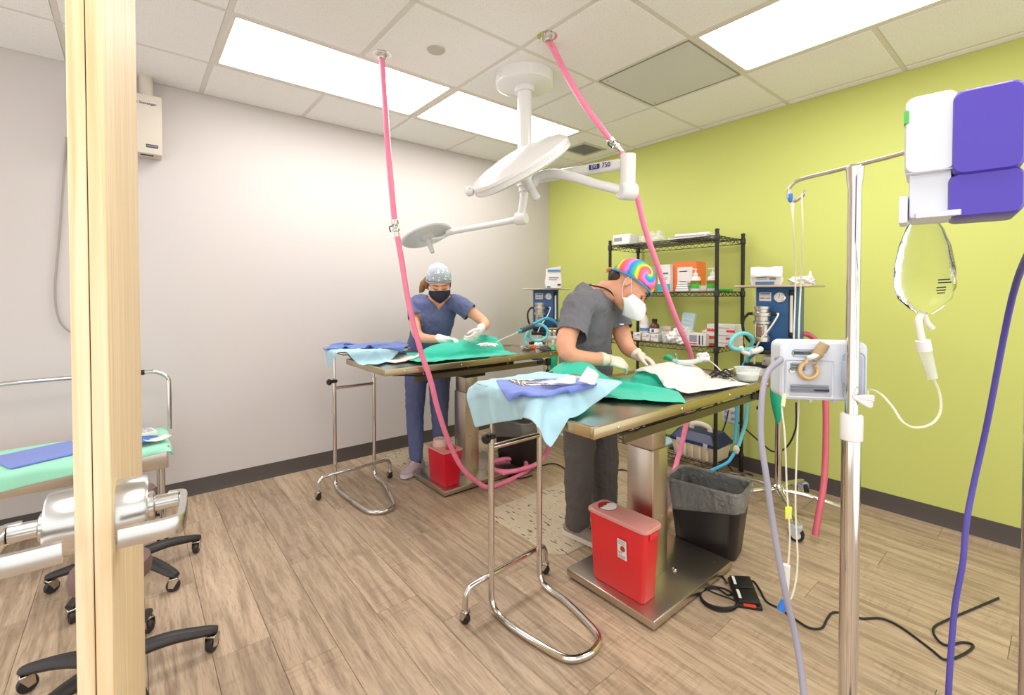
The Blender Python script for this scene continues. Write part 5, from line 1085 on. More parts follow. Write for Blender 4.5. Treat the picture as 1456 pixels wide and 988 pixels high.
# patient under drapes, nearer table
pe = [((2.03, 1.25, .855), (.25, .13, .08)), ((1.55, 1.43, .87), (.13, .1, .1))]
PE = sim(sheet(1.62, 1.315, 1.07, .5, .64, math.radians(38), 36, 44, .004, 8), [T1], pe, steps=220, bend=.5)
PE2 = rumple(PE, .006, 9, 4)
cloth_obj('drape', PE2, TEALC, 'teal drape across the nearer table, its corner reaching the front edge', 'drape', crease=.003)
PF = sim(sheet(1.985, 1.13, 1.03, .43, .34, math.radians(-6), 34, 26, .003, 13), [T1], pe, hfield(PE), steps=220)
PF = rumple(PF, .004, 10, 2)
cloth_obj('sheet', PF, WHC, 'white sheet over the patient on the nearer table', 'sheet')
# farther table
pg = [((1.78, 2.66, .87), (.34, .13, .085)), ((1.95, 2.7, .9), (.14, .1, .075))]
PG = sim(sheet(1.74, 2.665, 1.05, .72, .5, math.radians(-6), 48, 36, .006, 17), [T2], pg, steps=240)
PG = rumple(PG, .011, 8, 7)
cloth_obj('drape', PG, TEALC, 'bright teal drape over the patient on the farther table', 'drape', crease=.004)
PGh = hfield(PG)
PK = sim(sheet(1.3, 2.72, .93, .24, .22, .3, 16, 16, .006, 29), [T2], (), PGh, steps=120)
cloth_obj('folded_cloth', PK, WHC, 'white cloth at the left end of the teal drape on the farther table', 'cloth', thick=.008)
for i, (px, py, r, sd) in enumerate(((690, 489, (.05, .035, .012), 4), (700, 489, (.035, .04, .01), 6))):
    c = at(px, py, z=.965); z = float(PGh(np.array(c.x), np.array(c.y))); z = z-.003 if z > .5 else .95
    pouch('gauze', ['white gauze at the surgical site under the gloves of the surgeon in blue', 'smaller white gauze swab right of the surgical site on the farther table'][i], 'gauze', (c.x, c.y, z), r, WHC, sd, .4, 'gauze on the farther table')
# low cart: mint drape and packs
PH = sim(sheet(-.2, 3.12, .56, .74, .5, math.radians(4), 42, 30, .006, 31), [((cx0, cy0, .2), (cx1, cy1, ctz))], steps=220)
cloth_obj('drape', PH, MINT, 'mint green drape over the low steel cart behind the door', 'drape')
PI_ = sim(sheet(-.33, 3.13, .62, .3, .28, .4, 24, 22, .05, 37, .8), [((cx0, cy0, .2), (cx1, cy1, ctz+.006))], steps=140)
cloth_obj('towel', PI_, PERI, 'periwinkle towel on the mint drape left of the door', 'towel', thick=.008)
c = V(.02, 3.2, ctz+.008)
carton_ = MB().box(c+V(0, 0, .012), (.15, .12, .022), rz=.2, bev=.003).build('keypad', PAPER); t = tag(carton_, 'white keypad-like box on the mint drape beside the door', 'box')
for k in range(4):
    for q in range(3): MB().box(c+Matrix.Rotation(.2, 4, 'Z') @ V(-.05+k*.033, -.035+q*.033, .025), (.024, .024, .004), rz=.2).build('key', GREYP, carton_)
BLP = M('blue_pack', '3f78c4', .45); 
for i, (dx, dy, rzz, mt) in enumerate(((.03, -.17, .7, BLP), (.075, -.2, .3, PAPER), (.0, -.22, 1.0, BLP))):
    b = MB(); R = Matrix.Rotation(rzz, 4, 'Z')
    b.grid([[c+V(dx, dy, .006+.008*i)+R @ V(-.055+.022*u_, -.035+.0175*v_, .014*abs(u_-2.5)/2.5) for v_ in range(5)] for u_ in range(6)])
    o = b.build('sterile_pack', mt, solid=.004); tag(o, ['blue sterile pack on the mint drape beside the door', 'white paper pack at the corner of the mint drape', 'second blue pack lying at the edge of the mint drape'][i], 'pack', 'packs on the low cart')
# ------------------------------------------------------------------ small things on the trays and tables
def scissors(p, d, label, group):
    p = Vector(p); d = Vector(d).normalized(); s = V(-d.y, d.x, 0); t = thing('forceps', label, 'forceps', p, group)
    for k in (-1, 1):
        h_ = MB().tube([p+d*.06, p-s*k*.004, p-d*.05+s*k*.012, p-d*.066+s*k*.013], [.0012, .0025, .0022, .002], seg=6).build('shank', STEEL, t)
        MB().tube([p-d*.078+s*k*.016+V(.011*math.cos(a), .011*math.sin(a), 0) for a in [j*PI/5 for j in range(10)]], .002, seg=6, closed=True).build('finger_ring', STEEL, t)
    MB().lathe([(.004, -.003), (.004, .003)], p, seg=10).build('pivot', STEEL, t)
hB = hfield(PA, PB1)
for i, (px, py, ang) in enumerate(((757, 536, .3), (768, 540, .1), (775, 543, -.2))):
    c = at(px, py, z=.955); zz = float(hB(np.array(c.x), np.array(c.y)))+.006
    d = (rt*math.cos(ang)+f2*math.sin(ang)); scissors((c.x, c.y, zz), d, ['leftmost', 'middle', 'rightmost'][i]+' steel forceps on the periwinkle towel', 'forceps on the towel')
def paper(name, pxs, z, label, mat=PAPER, thick=.0012, cat='paper', lift=0):
    P = [at(x, y, z=z+lf) for x, y, lf in pxs]; a, b, c, d = P; n_ = 7
    G_ = [[(a*(1-u)+b*u)*(1-v)+(d*(1-u)+c*u)*v+V(0, 0, .003*math.sin(u*6+v*4)) for v in [j/(n_-1) for j in range(n_)]] for u in [i/(n_-1) for i in range(n_)]]
    o = MB().grid(G_).build(name, mat, solid=thick); return tag(o, label, cat)
paper('folded_paper', [(822, 543, .004), (846, 546, .004), (852, 533, .02), (836, 520, .055)], .962, 'white folded paper standing at the right of the periwinkle towel', thick=.002)
paper('paper_strip', [(785, 546, .0), (818, 544, 0), (820, 534, .004), (795, 537, .004)], .964, 'white paper strip lying across the periwinkle towel', thick=.002)
paper('scalpel_wrap', [(770, 545, 0), (790, 546, 0), (791, 541, .002), (772, 541, .002)], .962, 'thin white wrapper left of the paper strip', thick=.002, cat='wrapper')
# monitor leads, tube and bowl at the right end of the nearer table
zt = TZ-.004
def lead(pts, mat, label, r=.003, group='monitor leads'): return tag(MB().tube([at(x, y, z=z) for x, y, z in pts], r, seg=8).build('lead_wire', mat), label, 'wire', group)
WW = M('white_wire', 'ece8e2', .5)
lead([(996, 515, .9), (1006, 512, .92), (1018, 520, .89), (1028, 530, .87), (1040, 538, .866), (1048, 543, .866), (1040, 547, .866), (1024, 546, .866), (1018, 540, .868), (1030, 528, .872), (1042, 524, .866)], WW, 'white lead wire looping between the sheet and the bowl')
lead([(1000, 530, .87), (1012, 536, .866), (1022, 540, .868), (1034, 541, .868), (1042, 536, .866), (1034, 530, .872)], WW, 'short white lead wire right beside the sheet')
for i, (x, y, dx) in enumerate(((1022, 528, 10), (1030, 531, 12), (1026, 534, 14), (1034, 527, 8), (1018, 531, 9), (1036, 534, 8))):
    lead([(x-dx, y+2, .866+.004*i), (x-dx*.3, y-2, .87+.004*i), (x+dx*.5, y+1.5, .87+.004*i), (x+dx, y, .866)], CABLE, 'black lead wire in the small tangle beside the clear bowl', .0042, 'black wires in the tangle by the bowl')
bc_ = at(1063, 541, z=zt); t = thing('plastic_bowl', 'clear plastic bowl at the right end of the nearer table', 'bowl', (bc_.x, bc_.y, zt))
MB().lathe([(0, 0), (.042, 0), (.045, .003), (.056, .06), (.059, .062), (.055, .06), (.043, .005), (0, .004)], (bc_.x, bc_.y, zt), seg=32).build('body', CLEAR, t)
MB().lathe([(0, .006), (.044, .006), (.05, .034), (0, .034)], (bc_.x, bc_.y, zt), seg=28).build('gauze_fill', M('pale_gauze', 'dfe9e2', .7, alpha=.85), t)
MB().lathe([(.055, .058), (.062, .06), (.062, .063), (.056, .063)], (bc_.x, bc_.y, zt), seg=32, close=True).build('rim', CLEAR, t)
t = thing('airway_mask', 'green and clear breathing connector beside the gloved hands on the nearer table', 'breathing connector', at(955, 515, z=.93))
MB().tube([at(944, 510, z=.945), at(950, 508, z=.955), at(958, 512, z=.95)], [.006, .017, .012], seg=12).build('green_bulb', M('green_bulb', '1ca57c', .4), t)
MB().tube([at(958, 512, z=.95), at(966, 515, z=.945), at(980, 515, z=.945), at(996, 512, z=.945)], [.009, .012, .013, .011], seg=12).build('clear_tube', M('frost_tube', 'd6e0dd', .25, alpha=.75), t)
MB().tube([at(963, 518, z=.945), at(962, 508, z=.96), at(961, 503, z=.98)], .003, seg=8).build('port', TEAL, t)
pouch('gauze_wad', 'white gauze wad at the end of the breathing connector', 'gauze', tuple(at(1000, 514, z=.925)), (.035, .03, .025), PAPER, 51, .5)
c = at(930, 527, z=.89); pouch('gauze_pad', 'pale gauze pad under the gloved hands of the surgeon in grey', 'gauze', (c.x, c.y, TZ-.012), (.085, .06, .036), M('pale_grey_gauze', 'c9c4bd', .8, bump=(90, .6, .004)), 77, .3)
# clutter at the right end of the farther table
for i, (px, py, r, mt, nm) in enumerate(((748, 490, (.045, .03, .02), M('clutter_grey', '8e8b87', .5, .3), 'grey crumpled cable end on the farther table beside the teal drape'), (757, 489, (.025, .025, .018), ORANGE, 'small orange cap among the clutter on the farther table'), (766, 486, (.04, .03, .022), PAPER, 'white crumpled wipe on the farther table behind the orange cap'), (775, 492, (.045, .04, .022), M('clutter_dark', '55524f', .5), 'dark grey instrument pouch at the end of the farther table'))):
    c = at(px, py+6, z=TZ); pouch('clutter', nm, 'clutter', (c.x, c.y, TZ-.006), r, mt, 60+i, .4)
bpy.data.objects
for o in [o for o in bpy.data.objects if o.name.startswith('clutter')]: o.name = {'grey': 'cable_end', 'smal': 'cap', 'whit': 'wipe', 'dark': 'instrument_pouch'}[o['label'][:4]]; o['category'] = o.name.replace('_', ' ')
# ================================================================== PEOPLE
def remesh(m, voxel, smooth=4, fac=.5):
    me = bpy.data.meshes.new('tmp'); m.bm.to_mesh(me); m.bm.free()
    o = bpy.data.objects.new('tmp', me); COL.objects.link(o)
    md = o.modifiers.new('r', 'REMESH'); md.mode = 'VOXEL'; md.voxel_size = voxel; md.adaptivity = 0
    if smooth: sm = o.modifiers.new('s', 'SMOOTH'); sm.factor = fac; sm.iterations = smooth
    out = bpy.data.meshes.new_from_object(o.evaluated_get(bpy.context.evaluated_depsgraph_get()))
    bpy.data.objects.remove(o); return MB().mesh(out)
def wrinkle(b, amp, scale, fn=None, seed=0):
    b.bm.normal_update()
    for v in b.bm.verts:
        k = amp if fn is None else amp*fn(v.co)
        if k: v.co += v.normal*k*(noise.noise(v.co*scale+V(seed, 0, 0))+.5*noise.noise(v.co*scale*2.3+V(0, seed, 0)))
    return b
def cut(b, pred):
    bmesh.ops.delete(b.bm, geom=[v for v in b.bm.verts if pred(v.co)], context='VERTS'); return b
def body_loft(m, secs, side, n=5, seg=24, cap=True):      # secs: (point, half width, half depth)
    pts = spline([s[0] for s in secs], n); K = len(secs); N = len(pts); rings = []; side = Vector(side)
    for i, p in enumerate(pts):
        t = i/(N-1)*(K-1); k = min(int(t), K-2); f = t-k; f = f*f*(3-2*f)
        a = secs[k][1]*(1-f)+secs[k+1][1]*f; b = secs[k][2]*(1-f)+secs[k+1][2]*f
        tg = (pts[min(i+1, N-1)]-pts[max(i-1, 0)]).normalized(); sd = (side-tg*side.dot(tg)).normalized(); dp = tg.cross(sd)
        rings.append([p+sd*a*math.cos(q)+dp*b*math.sin(q) for q in [2*PI*j/seg for j in range(seg)]])
    m.loft(rings, cap); return m
def limb(m, pts, rad, seg=16, n=6):
    m.tube(pts, list(rad), seg=seg, n=n); m.ball(pts[0], rad[0], u=14, v=8); m.ball(pts[-1], rad[-1], u=14, v=8); return m
def head_frame(c, fwd, up):
    f = Vector(fwd).normalized(); u = Vector(up); u = (u-f*u.dot(f)).normalized(); l = u.cross(f)
    m = Matrix((f, l, u)).transposed().to_4x4(); m.translation = Vector(c); return m
def add_head(m, h, neck):
    R = h.to_3x3().to_4x4(); P = lambda x, y, z: h @ V(x, y, z)
    m.ball(P(-.012, 0, .028), (.1, .077, .09), R, 28, 18); m.ball(P(.028, 0, -.02), (.068, .066, .075), R, 24, 16)
    m.ball(P(.03, 0, -.065), (.06, .054, .052), R, 24, 14); m.ball(P(.066, 0, -.098), (.024, .026, .018), R)
    m.ball(P(.074, 0, .03), (.022, .055, .014), R)                                # brow
    m.tube([P(.086, 0, .016), P(.1, 0, -.008), P(.113, 0, -.034), P(.1, 0, -.044)], [.008, .0095, .013, .009], seg=10)
    for s in (-1, 1):
        m.ball(P(.108-.008, s*.013, -.037), (.011, .009, .008), R); m.ball(P(.07, s*.04, -.03), (.025, .022, .024), R)
        m.ball(P(.077, s*.031, .004), (.014, .017, .0105), R)                     # closed lids
        m.ball(P(-.008, s*.078, -.012), (.021, .008, .031), R); m.ball(P(-.002, s*.08, -.034), (.01, .007, .011), R)
    m.tube([P(-.03, 0, -.03), P(-.03, 0, -.085), neck], [.056, .054, .058], seg=18)
def face_parts(parent, h, brow, hairm):
    P = lambda x, y, z: h @ V(x, y, z)
    for s in (-1, 1):
        MB().tube([P(.084, s*.047, .001), P(.091, s*.036, -.0055), P(.0915, s*.026, -.0055), P(.087, s*.017, -.001)], .0016, seg=6).build('eyelashes', hairm, parent)
        MB().tube([P(.083, s*.054, .022), P(.093, s*.04, .027), P(.096, s*.025, .025), P(.096, s*.014, .021)], [.0018, .0032, .0036, .0025], seg=6).build('eyebrow', brow, parent)
def cap_shell(h, r, c, front, back, amp, seed):
    b = MB(); bmesh.ops.create_uvsphere(b.bm, u_segments=48, v_segments=32, radius=1)
    for v in b.bm.verts: v.co = V(v.co.x*r[0]+c[0], v.co.y*r[1]+c[1], v.co.z*r[2]+c[2])
    cut(b, lambda p: p.z < back+(front-back)*(p.x+.1)/.2)
    wrinkle(b, amp, 26, seed=seed)
    for v in b.bm.verts: v.co = h @ v.co
    return b
def mask_shell(h, beak, top, bottom, wide):
    G_ = []
    for i in range(25):
        u = -1+2*i/24; row = []
        for j in range(15):
            v = j/14; z = top(u)+(bottom(u)-top(u))*v; a = u*wide
            bul = math.sin(PI*(.12+.8*v)); x = .022+(.072+beak*bul*(1-abs(u))**.9)*math.cos(a)**.7; y = (.07+.006*bul)*math.sin(a)/math.sin(wide)
            x -= .02*max(0, v-.7)/.3*(1-abs(u)*.3)
            row.append(h @ V(x, y, z))
        G_.append(row)
    return MB().grid(G_)
def hand(W, D, Np, Tv, curl, s=1.0, spread=0, thumb=(.78, .48, .42), cuff=None):
    W = Vector(W); D = Vector(D).normalized(); Np = Vector(Np); Np = (Np-D*Np.dot(D)).normalized(); Tv = Vector(Tv); Tv = (Tv-D*Tv.dot(D)-Np*Tv.dot(Np)).normalized()
    m = MB()
    body_loft(m, [(W-D*.004*s, .026*s, .018*s), (W+D*.03*s, .036*s, .017*s), (W+D*.065*s, .042*s, .0155*s), (W+D*.088*s, .039*s, .012*s)], Tv, 5, 20)
    for (o, L, k0) in ((.03, .07, .0), (.0105, .079, .03), (-.0095, .074, .05), (-.0285, .058, .1)):
        p = W+D*(.082-abs(o-.005)*.25)*s+Tv*o*s; d = (D+Tv*spread*o*8).normalized(); pts = [p-d*.015*s, p]; a = curl*.8+k0
        for q, fl in enumerate((.45, .31, .24)):
            ca, sa = math.cos(a), math.sin(a); p = p+(d*ca+Np*sa)*L*fl*s; pts.append(p); a += curl
        m.tube(pts, [.0092*s, .0093*s, .0086*s, .0079*s, .0068*s], seg=12, n=4); m.ball(pts[-1], .0068*s, u=10, v=8)
    p = W+D*.022*s+Tv*.026*s; d = (D*thumb[0]+Tv*thumb[1]+Np*thumb[2]).normalized(); pts = [p-d*.012*s, p, p+d*.034*s]
    d2 = (d*.7+D*.55+Np*.1-Tv*.15).normalized(); pts += [pts[-1]+d2*.028*s]; d3 = (d2+D*.25+Np*.15-Tv*.15).normalized(); pts += [pts[-1]+d3*.022*s]
    m.tube(pts, [.013*s, .0145*s, .0115*s, .0105*s, .0085*s], seg=12, n=4); m.ball(pts[-1], .0085*s, u=10, v=8)
    if cuff is not None:
        a, ra = cuff; a = Vector(a); m.tube([W+D*.03*s, W, W.lerp(a, .5), a], [.026*s, .0275*s, ra*.97, ra], seg=20, n=5)
    return m
def shoe(t, heel, toe, w, matu, mats, lace, zs=.0, name='shoe'):
    heel, toe = Vector(heel), Vector(toe); d = (toe-heel); L = d.length; d.normalize(); s = V(-d.y, d.x, 0); heel = V(heel.x, heel.y, zs); 
    o = MB(); rings = []
    prof = [(0, .55, .06), (.06, .78, .075), (.2, .82, .082), (.33, .84, .09), (.45, .86, .078), (.6, .98, .062), (.78, 1.0, .05), (.92, .78, .042), (1, .35, .034)]
    for f, ww, hh in prof:
        c = heel+d*L*f; rings.append([c+s*(w/2*ww*x)+V(0, 0, .018+(hh-.018)*z) for x, z in ((-1, 0), (-1.0, .35), (-.82, .72), (-.42, 1), (.42, 1), (.82, .72), (1.0, .35), (1, 0))])
    o.loft(rings); sh = o.build(name, matu, t)
    so = MB(); so.loft([[heel+d*L*f+s*(w/2*ww*1.06*x)+V(0, 0, z) for x, z in ((-1, .0), (-1, .024), (1, .024), (1, .0))] for f, ww in ((-.03, .5), (.05, .8), (.25, .86), (.45, .86), (.7, 1.0), (.88, .86), (1.0, .5), (1.03, .28))]); so.build('sole', mats, sh)
    for k in range(4):
        c = heel+d*L*(.42+.075*k)+V(0, 0, .086-.011*k); MB().tube([c-s*w*.22-V(0, 0, .01), c+V(0, 0, .002), c+s*w*.22-V(0, 0, .01)], .0028, seg=6).build('lace', lace, sh)
    return sh
CAPG = M('grey_print_cap', 'aab2bb', .75); _n = CAPG.node_tree.nodes; _l = CAPG.node_tree.links
_v = _n.new('ShaderNodeTexVoronoi'); _v.inputs['Scale'].default_value = 42; _t = _n.new('ShaderNodeTexCoord'); _l.new(_t.outputs['Object'], _v.inputs['Vector'])
_c = _n.new('ShaderNodeValToRGB'); _c.color_ramp.elements[0].position = .2; _c.color_ramp.elements[0].color = lin('f2f4f6'); _c.color_ramp.elements[1].position = .3; _c.color_ramp.elements[1].color = lin('a9b1ba'); _l.new(_v.outputs['Distance'], _c.inputs[0]); _l.new(_c.outputs[0], _n['Principled BSDF'].inputs['Base Color'])
def tiedye(center, ax1, ax2):
    m = M('tie_dye', 'ffffff', .8, bump=(180, .3, .002)); nt = m.node_tree; N = nt.nodes; L = nt.links
    tc = N.new('ShaderNodeTexCoord'); sub = N.new('ShaderNodeVectorMath'); sub.operation = 'SUBTRACT'; L.new(tc.outputs['Object'], sub.inputs[0]); sub.inputs[1].default_value = center
    def dot(a):
        n = N.new('ShaderNodeVectorMath'); n.operation = 'DOT_PRODUCT'; L.new(sub.outputs[0], n.inputs[0]); n.inputs[1].default_value = a; return n.outputs['Value']
    def mt(op, a, b=None):
        n = N.new('ShaderNodeMath'); n.operation = op
        for i, x in enumerate((a, b)):
            if x is None: continue
            if isinstance(x, (int, float)): n.inputs[i].default_value = x
            else: L.new(x, n.inputs[i])
        return n.outputs[0]
    an = mt('MULTIPLY', mt('ARCTAN2', dot(ax1), dot(ax2)), 1/(2*PI))
    ln = N.new('ShaderNodeVectorMath'); ln.operation = 'LENGTH'; L.new(sub.outputs[0], ln.inputs[0])
    nz = N.new('ShaderNodeTexNoise'); nz.inputs['Scale'].default_value = 60; L.new(tc.outputs['Object'], nz.inputs['Vector'])
    v = mt('ADD', mt('ADD', mt('MULTIPLY', ln.outputs['Value'], 11.5), an), mt('MULTIPLY', nz.outputs[0], .12)); fr = mt('FRACT', v)
    cr = N.new('ShaderNodeValToRGB'); e = cr.color_ramp.elements; cr.color_ramp.interpolation = 'EASE'
    cols = [(0, 'f07ab8'), (.14, 'e8609a'), (.28, 'f4683c'), (.42, 'f6d93a'), (.55, '52c36a'), (.66, '2aa6c8'), (.8, '3a7fd0'), (.92, 'b48ad8')]
    e[0].position = 0; e[0].color = lin(cols[0][1]); e[1].position = 1; e[1].color = lin('f07ab8')
    for p, c in cols[1:]: k = e.new(p); k.color = lin(c)
    L.new(fr, cr.inputs[0]); L.new(cr.outputs[0], N['Principled BSDF'].inputs['Base Color']); return m
HAIRB = M('brown_hair', '8a6238', .5, bump=(80, .6, .003), stretch=(6, 6, 1)); HAIRD = M('dark_hair', '3a2a20', .6)
Z1 = V(0, 0, 1)
# ------------------------------------------------------------------ surgeon in grey
p = lambda x, y, d: at(x, y, d=d)
f = (rt*.93-f2*.34).normalized(); l = Z1.cross(f)
hipC = p(833, 524, 2.46)
man = thing('person', 'person in grey scrubs, rainbow tie-dye cap and white mask, bending over the nearer table', 'person', V(hipC.x, hipC.y, 0))
waist = p(832, 488, 2.45); chest = p(836, 452, 2.41); uch = p(846, 427, 2.37); nb = p(857, 414, 2.36)
shR, shL = p(823, 436, 2.22), p(871, 437, 2.5); elR, elL = p(806, 500, 2.08), p(890, 490, 2.43); wrR, wrL = p(864, 512, 2.19), p(907, 505, 2.36)
hR, hL = hipC-l*.085, hipC+l*.085; knR, knL = p(824, 640, 2.38), p(858, 638, 2.53); anR, anL = p(822, 746, 2.42), p(860, 737, 2.57)
hf_ = head_frame(p(896, 406, 2.31), rt*.56-Z1*.76-f2*.33, rt*.77+Z1*.6+f2*.02)
MSK = M('skin_tan', 'dc9f80', .5, sss=.06, var=(18, .08))
def torso_secs(k, dk, hip, wai, ch, uc, nk):
    return [(hip-Z1*.06, .15*k, .115*dk), (hip, .165*k, .125*dk), (wai, .15*k, .118*dk), (ch, .165*k, .125*dk), (uc, .165*k, .1*dk), (nk, .075*k, .065*dk)]
b = MB(); add_head(b, hf_, nb); body_loft(b, torso_secs(.92, .9, hipC, waist, chest, uch, nb), l)
limb(b, [uch-l*.08, shR, elR, wrR], [.06, .055, .043, .028]); limb(b, [uch+l*.08, shL, elL, wrL], [.06, .055, .043, .028])
limb(b, [hR, knR, anR], [.08, .055, .04]); limb(b, [hL, knL, anL], [.08, .055, .04])
remesh(b, .0055, 5).build('body', MSK, man, ang=180)
GREY1 = M('grey_scrub_top', '6b6a70', .85, bump=(500, .15, .001), var=(30, .05)); GREY2 = M('grey_scrub_pants', '5c5755', .85, bump=(500, .15, .001), var=(30, .06))
b = MB(); body_loft(b, [(hipC-Z1*.09, .162, .128), (hipC, .172, .138), (waist, .168, .135), (chest, .176, .14), (uch, .178, .115), (nb-Z1*.004, .095, .085)], l)
seR, seL = shR.lerp(elR, .68), shL.lerp(elL, .62)
limb(b, [uch-l*.07, shR, shR.lerp(elR, .35), seR], [.07, .075, .072, .074]); limb(b, [uch+l*.07, shL, shL.lerp(elL, .35), seL], [.07, .075, .068, .07])
b = remesh(b, .0065, 3)
cut(b, lambda q: (q-seR).dot((elR-shR).normalized()) > -.002 and (q-seR).length < .12); cut(b, lambda q: (q-seL).dot((elL-shL).normalized()) > -.002 and (q-seL).length < .11 and (q-chest).length > .12)
def vneck(q, nk, f_, l_, up, w=.075, dep=.13):
    r = q-nk; a = r.dot(f_); s_ = abs(r.dot(l_)); h_ = r.dot(Z1)
    return (h_ > .012 and r.length < .13) or (a > 0 and s_ < max(0, w*(1+(h_-.02)/dep)) and h_ > -dep and h_ < .06)
cut(b, lambda q: vneck(q, nb+f*.02, f, l, Z1, .07, .1))
wrinkle(b, .006, 16, seed=3); wrinkle(b, .0025, 42, seed=9)
top_ = b.build('scrub_top', GREY1, man, ang=180, solid=.002)
MB().box(p(884, 461, 2.25), (.02, .002, .006), rz=math.atan2(rt.y, rt.x)).build('chest_tag', PAPER, top_)
MB().tube([nb+l*.07+f*.0+Z1*.03, nb+f*.05+l*.075-Z1*.0, nb+f*.1+l*.02-Z1*.085, nb+f*.12-Z1*.1, nb+f*.095-l*.03-Z1*.07, nb+f*.04-l*.082+Z1*.005, nb-f*.05-l*.06+Z1*.03, nb-f*.06+Z1*.035], .004, seg=8).build('neck_cord', CABLE, man)
def pants(hip, hR_, hL_, kR, kL, aR, aL, rs, mat, seed, parent, sd):
    b = MB(); body_loft(b, [(hip+Z1*.05, .155, .12), (hip, .17, .13), (hip-Z1*.07, .165, .125), (hip-Z1*.12, .13, .1)], sd)
    for h_, k_, a_ in ((hR_, kR, aR), (hL_, kL, aL)): limb(b, [h_-Z1*.03, h_.lerp(k_, .5), k_, k_.lerp(a_, .5), a_], rs)
    b = remesh(b, .0065, 3); wrinkle(b, .007, 14, lambda q: min(1, .35+max(0, (hip.z-q.z))), seed); wrinkle(b, .003, 40, None, seed+3)
    return b.build('scrub_pants', mat, parent, ang=180)
pn = pants(hipC, hR, hL, knR, knL, anR+Z1*.02, anL+Z1*.02, [.098, .092, .08, .072, .066], GREY2, 5, man, l)
kp = hR.lerp(knR, .62); MB().box(kp-l*.088, (.12, .016, .14), rz=math.atan2(f.y, f.x), bev=.006).build('cargo_pocket', GREY2, pn)
SHG = M('grey_shoe', '8d8379', .8, bump=(200, .3, .002)); SOLW = M('shoe_sole', 'd8d2c8', .6)
fd = (rt*.72-f2*.62).normalized()
for a_ in (anR, anL): shoe(man, V(a_.x, a_.y, 0)-fd*.075, V(a_.x, a_.y, 0)+fd*.19, .1, SHG, SOLW, HAIRD, .0082)
cp_ = cap_shell(hf_, (.112, .09, .103), (-.014, 0, .03), .05, -.022, .003, 4)
org = ORG[man.name]; sc = hf_ @ V(.02, -.065, .09)
cap_ = cp_.build('surgical_cap', tiedye(sc-org, tuple(hf_.to_3x3() @ V(1, 0, 0)), tuple(hf_.to_3x3() @ V(0, -.5, .86))), man, ang=180, solid=.003)
MB().tube([hf_ @ V(.097, 0, .05), hf_ @ V(.074, -.07, .036), hf_ @ V(0, -.092, .016), hf_ @ V(-.07, -.076, -.01), hf_ @ V(-.122, 0, -.022), hf_ @ V(-.07, .076, -.01), hf_ @ V(0, .092, .016), hf_ @ V(.074, .07, .036)], .005, seg=8, closed=True).build('cap_band', M('cap_band_blue', '3f8fc4', .8), cap_)
for s in (-1, 1): MB().tube([hf_ @ V(-.118, 0, -.02), hf_ @ V(-.128, s*.01, -.022), hf_ @ V(-.134, s*.016, -.034), hf_ @ V(-.13, s*.014, -.046)], [.005, .006, .005, .003], seg=8).build('cap_tie', M('cap_tie', 'd98a52', .8), cap_)
MB().ball(hf_ @ V(-.07, 0, -.03), (.045, .06, .04), hf_.to_3x3().to_4x4()).build('hair', HAIRD, man)
face_parts(man, hf_, HAIRD, HAIRD)
mk = mask_shell(hf_, .075, lambda u: -.004-.03*abs(u)**1.3, lambda u: -.125+.045*abs(u), 1.25).build('face_mask', M('white_mask', 'eef0f2', .7), man, ang=60, solid=.002)
for s in (-1, 1):
    MB().tube([hf_ @ V(.045, s*.073, -.035), hf_ @ V(.02, s*.08, -.015), hf_ @ V(-.012, s*.086, .012)], .0016, seg=6).build('ear_loop', PAPER, mk); MB().tube([hf_ @ V(.045, s*.073, -.085), hf_ @ V(.01, s*.08, -.06), hf_ @ V(-.02, s*.088, -.02), hf_ @ V(-.018, s*.086, .008)], .0016, seg=6).build('ear_loop', PAPER, mk)
GLV = M('tan_latex_glove', 'ecd9c8', .4, bump=(160, .2, .002), sss=.05)
tgt = p(930, 520, 2.27)
dR = (p(912, 521, 2.25)-wrR).normalized(); dL = (p(930, 516, 2.29)-wrL).normalized()
for W_, D_, N_, T_, cf in ((wrR, dR, -Z1*.8+f2*.6, f2*.7+Z1*.5, (wrR.lerp(elR, .22), .033)), (wrL, dL, -Z1*.85-f2*.5, -f2*.7+Z1*.45, (wrL.lerp(elL, .2), .033))):
    remesh(hand(W_, D_, N_, T_, .42, .98, cuff=cf), .0026, 2).build('glove', GLV, man, ang=180)
# ------------------------------------------------------------------ surgeon in blue
f = (-f2*.92+rt*.38).normalized(); l = Z1.cross(f)
hipC = p(609, 502, 3.5)
wom = thing('person', 'person in slate blue scrubs, grey cap and black mask, working at the farther table', 'person', V(hipC.x, hipC.y, 0))
waist = p(612, 474, 3.475); chest = p(617, 448, 3.43); uch = p(620, 431, 3.4); nb = p(621, 420, 3.385)
shR, shL = p(593, 431, 3.42), p(649, 431, 3.36); elR, elL = p(594, 476, 3.25), p(688, 458, 3.33); wrR, wrL = p(634, 483, 3.15), p(683, 469, 3.14)
hR, hL = hipC-l*.085, hipC+l*.085; knR, knL = p(590, 585, 3.42), p(625, 582, 3.44); anR, anL = p(592, 655, 3.33), p(627, 647, 3.43)
hw = head_frame(p(624, 402, 3.3), -f2*.82-Z1*.46+rt*.22, Z1*.87-f2*.4+rt*.06)
b = MB(); add_head(b, hw, nb); body_loft(b, torso_secs(.86, .82, hipC, waist, chest, uch, nb), l)
limb(b, [uch-l*.07, shR, elR, wrR], [.05, .047, .037, .025]); limb(b, [uch+l*.07, shL, elL, wrL], [.05, .047, .037, .025])
limb(b, [hR, knR, anR], [.075, .05, .036]); limb(b, [hL, knL, anL], [.075, .05, .036])
remesh(b, .0055, 5).build('body', SKIN, wom, ang=180)
BLU = M('slate_blue_scrubs', '5a6288', .85, bump=(500, .15, .001), var=(30, .05))
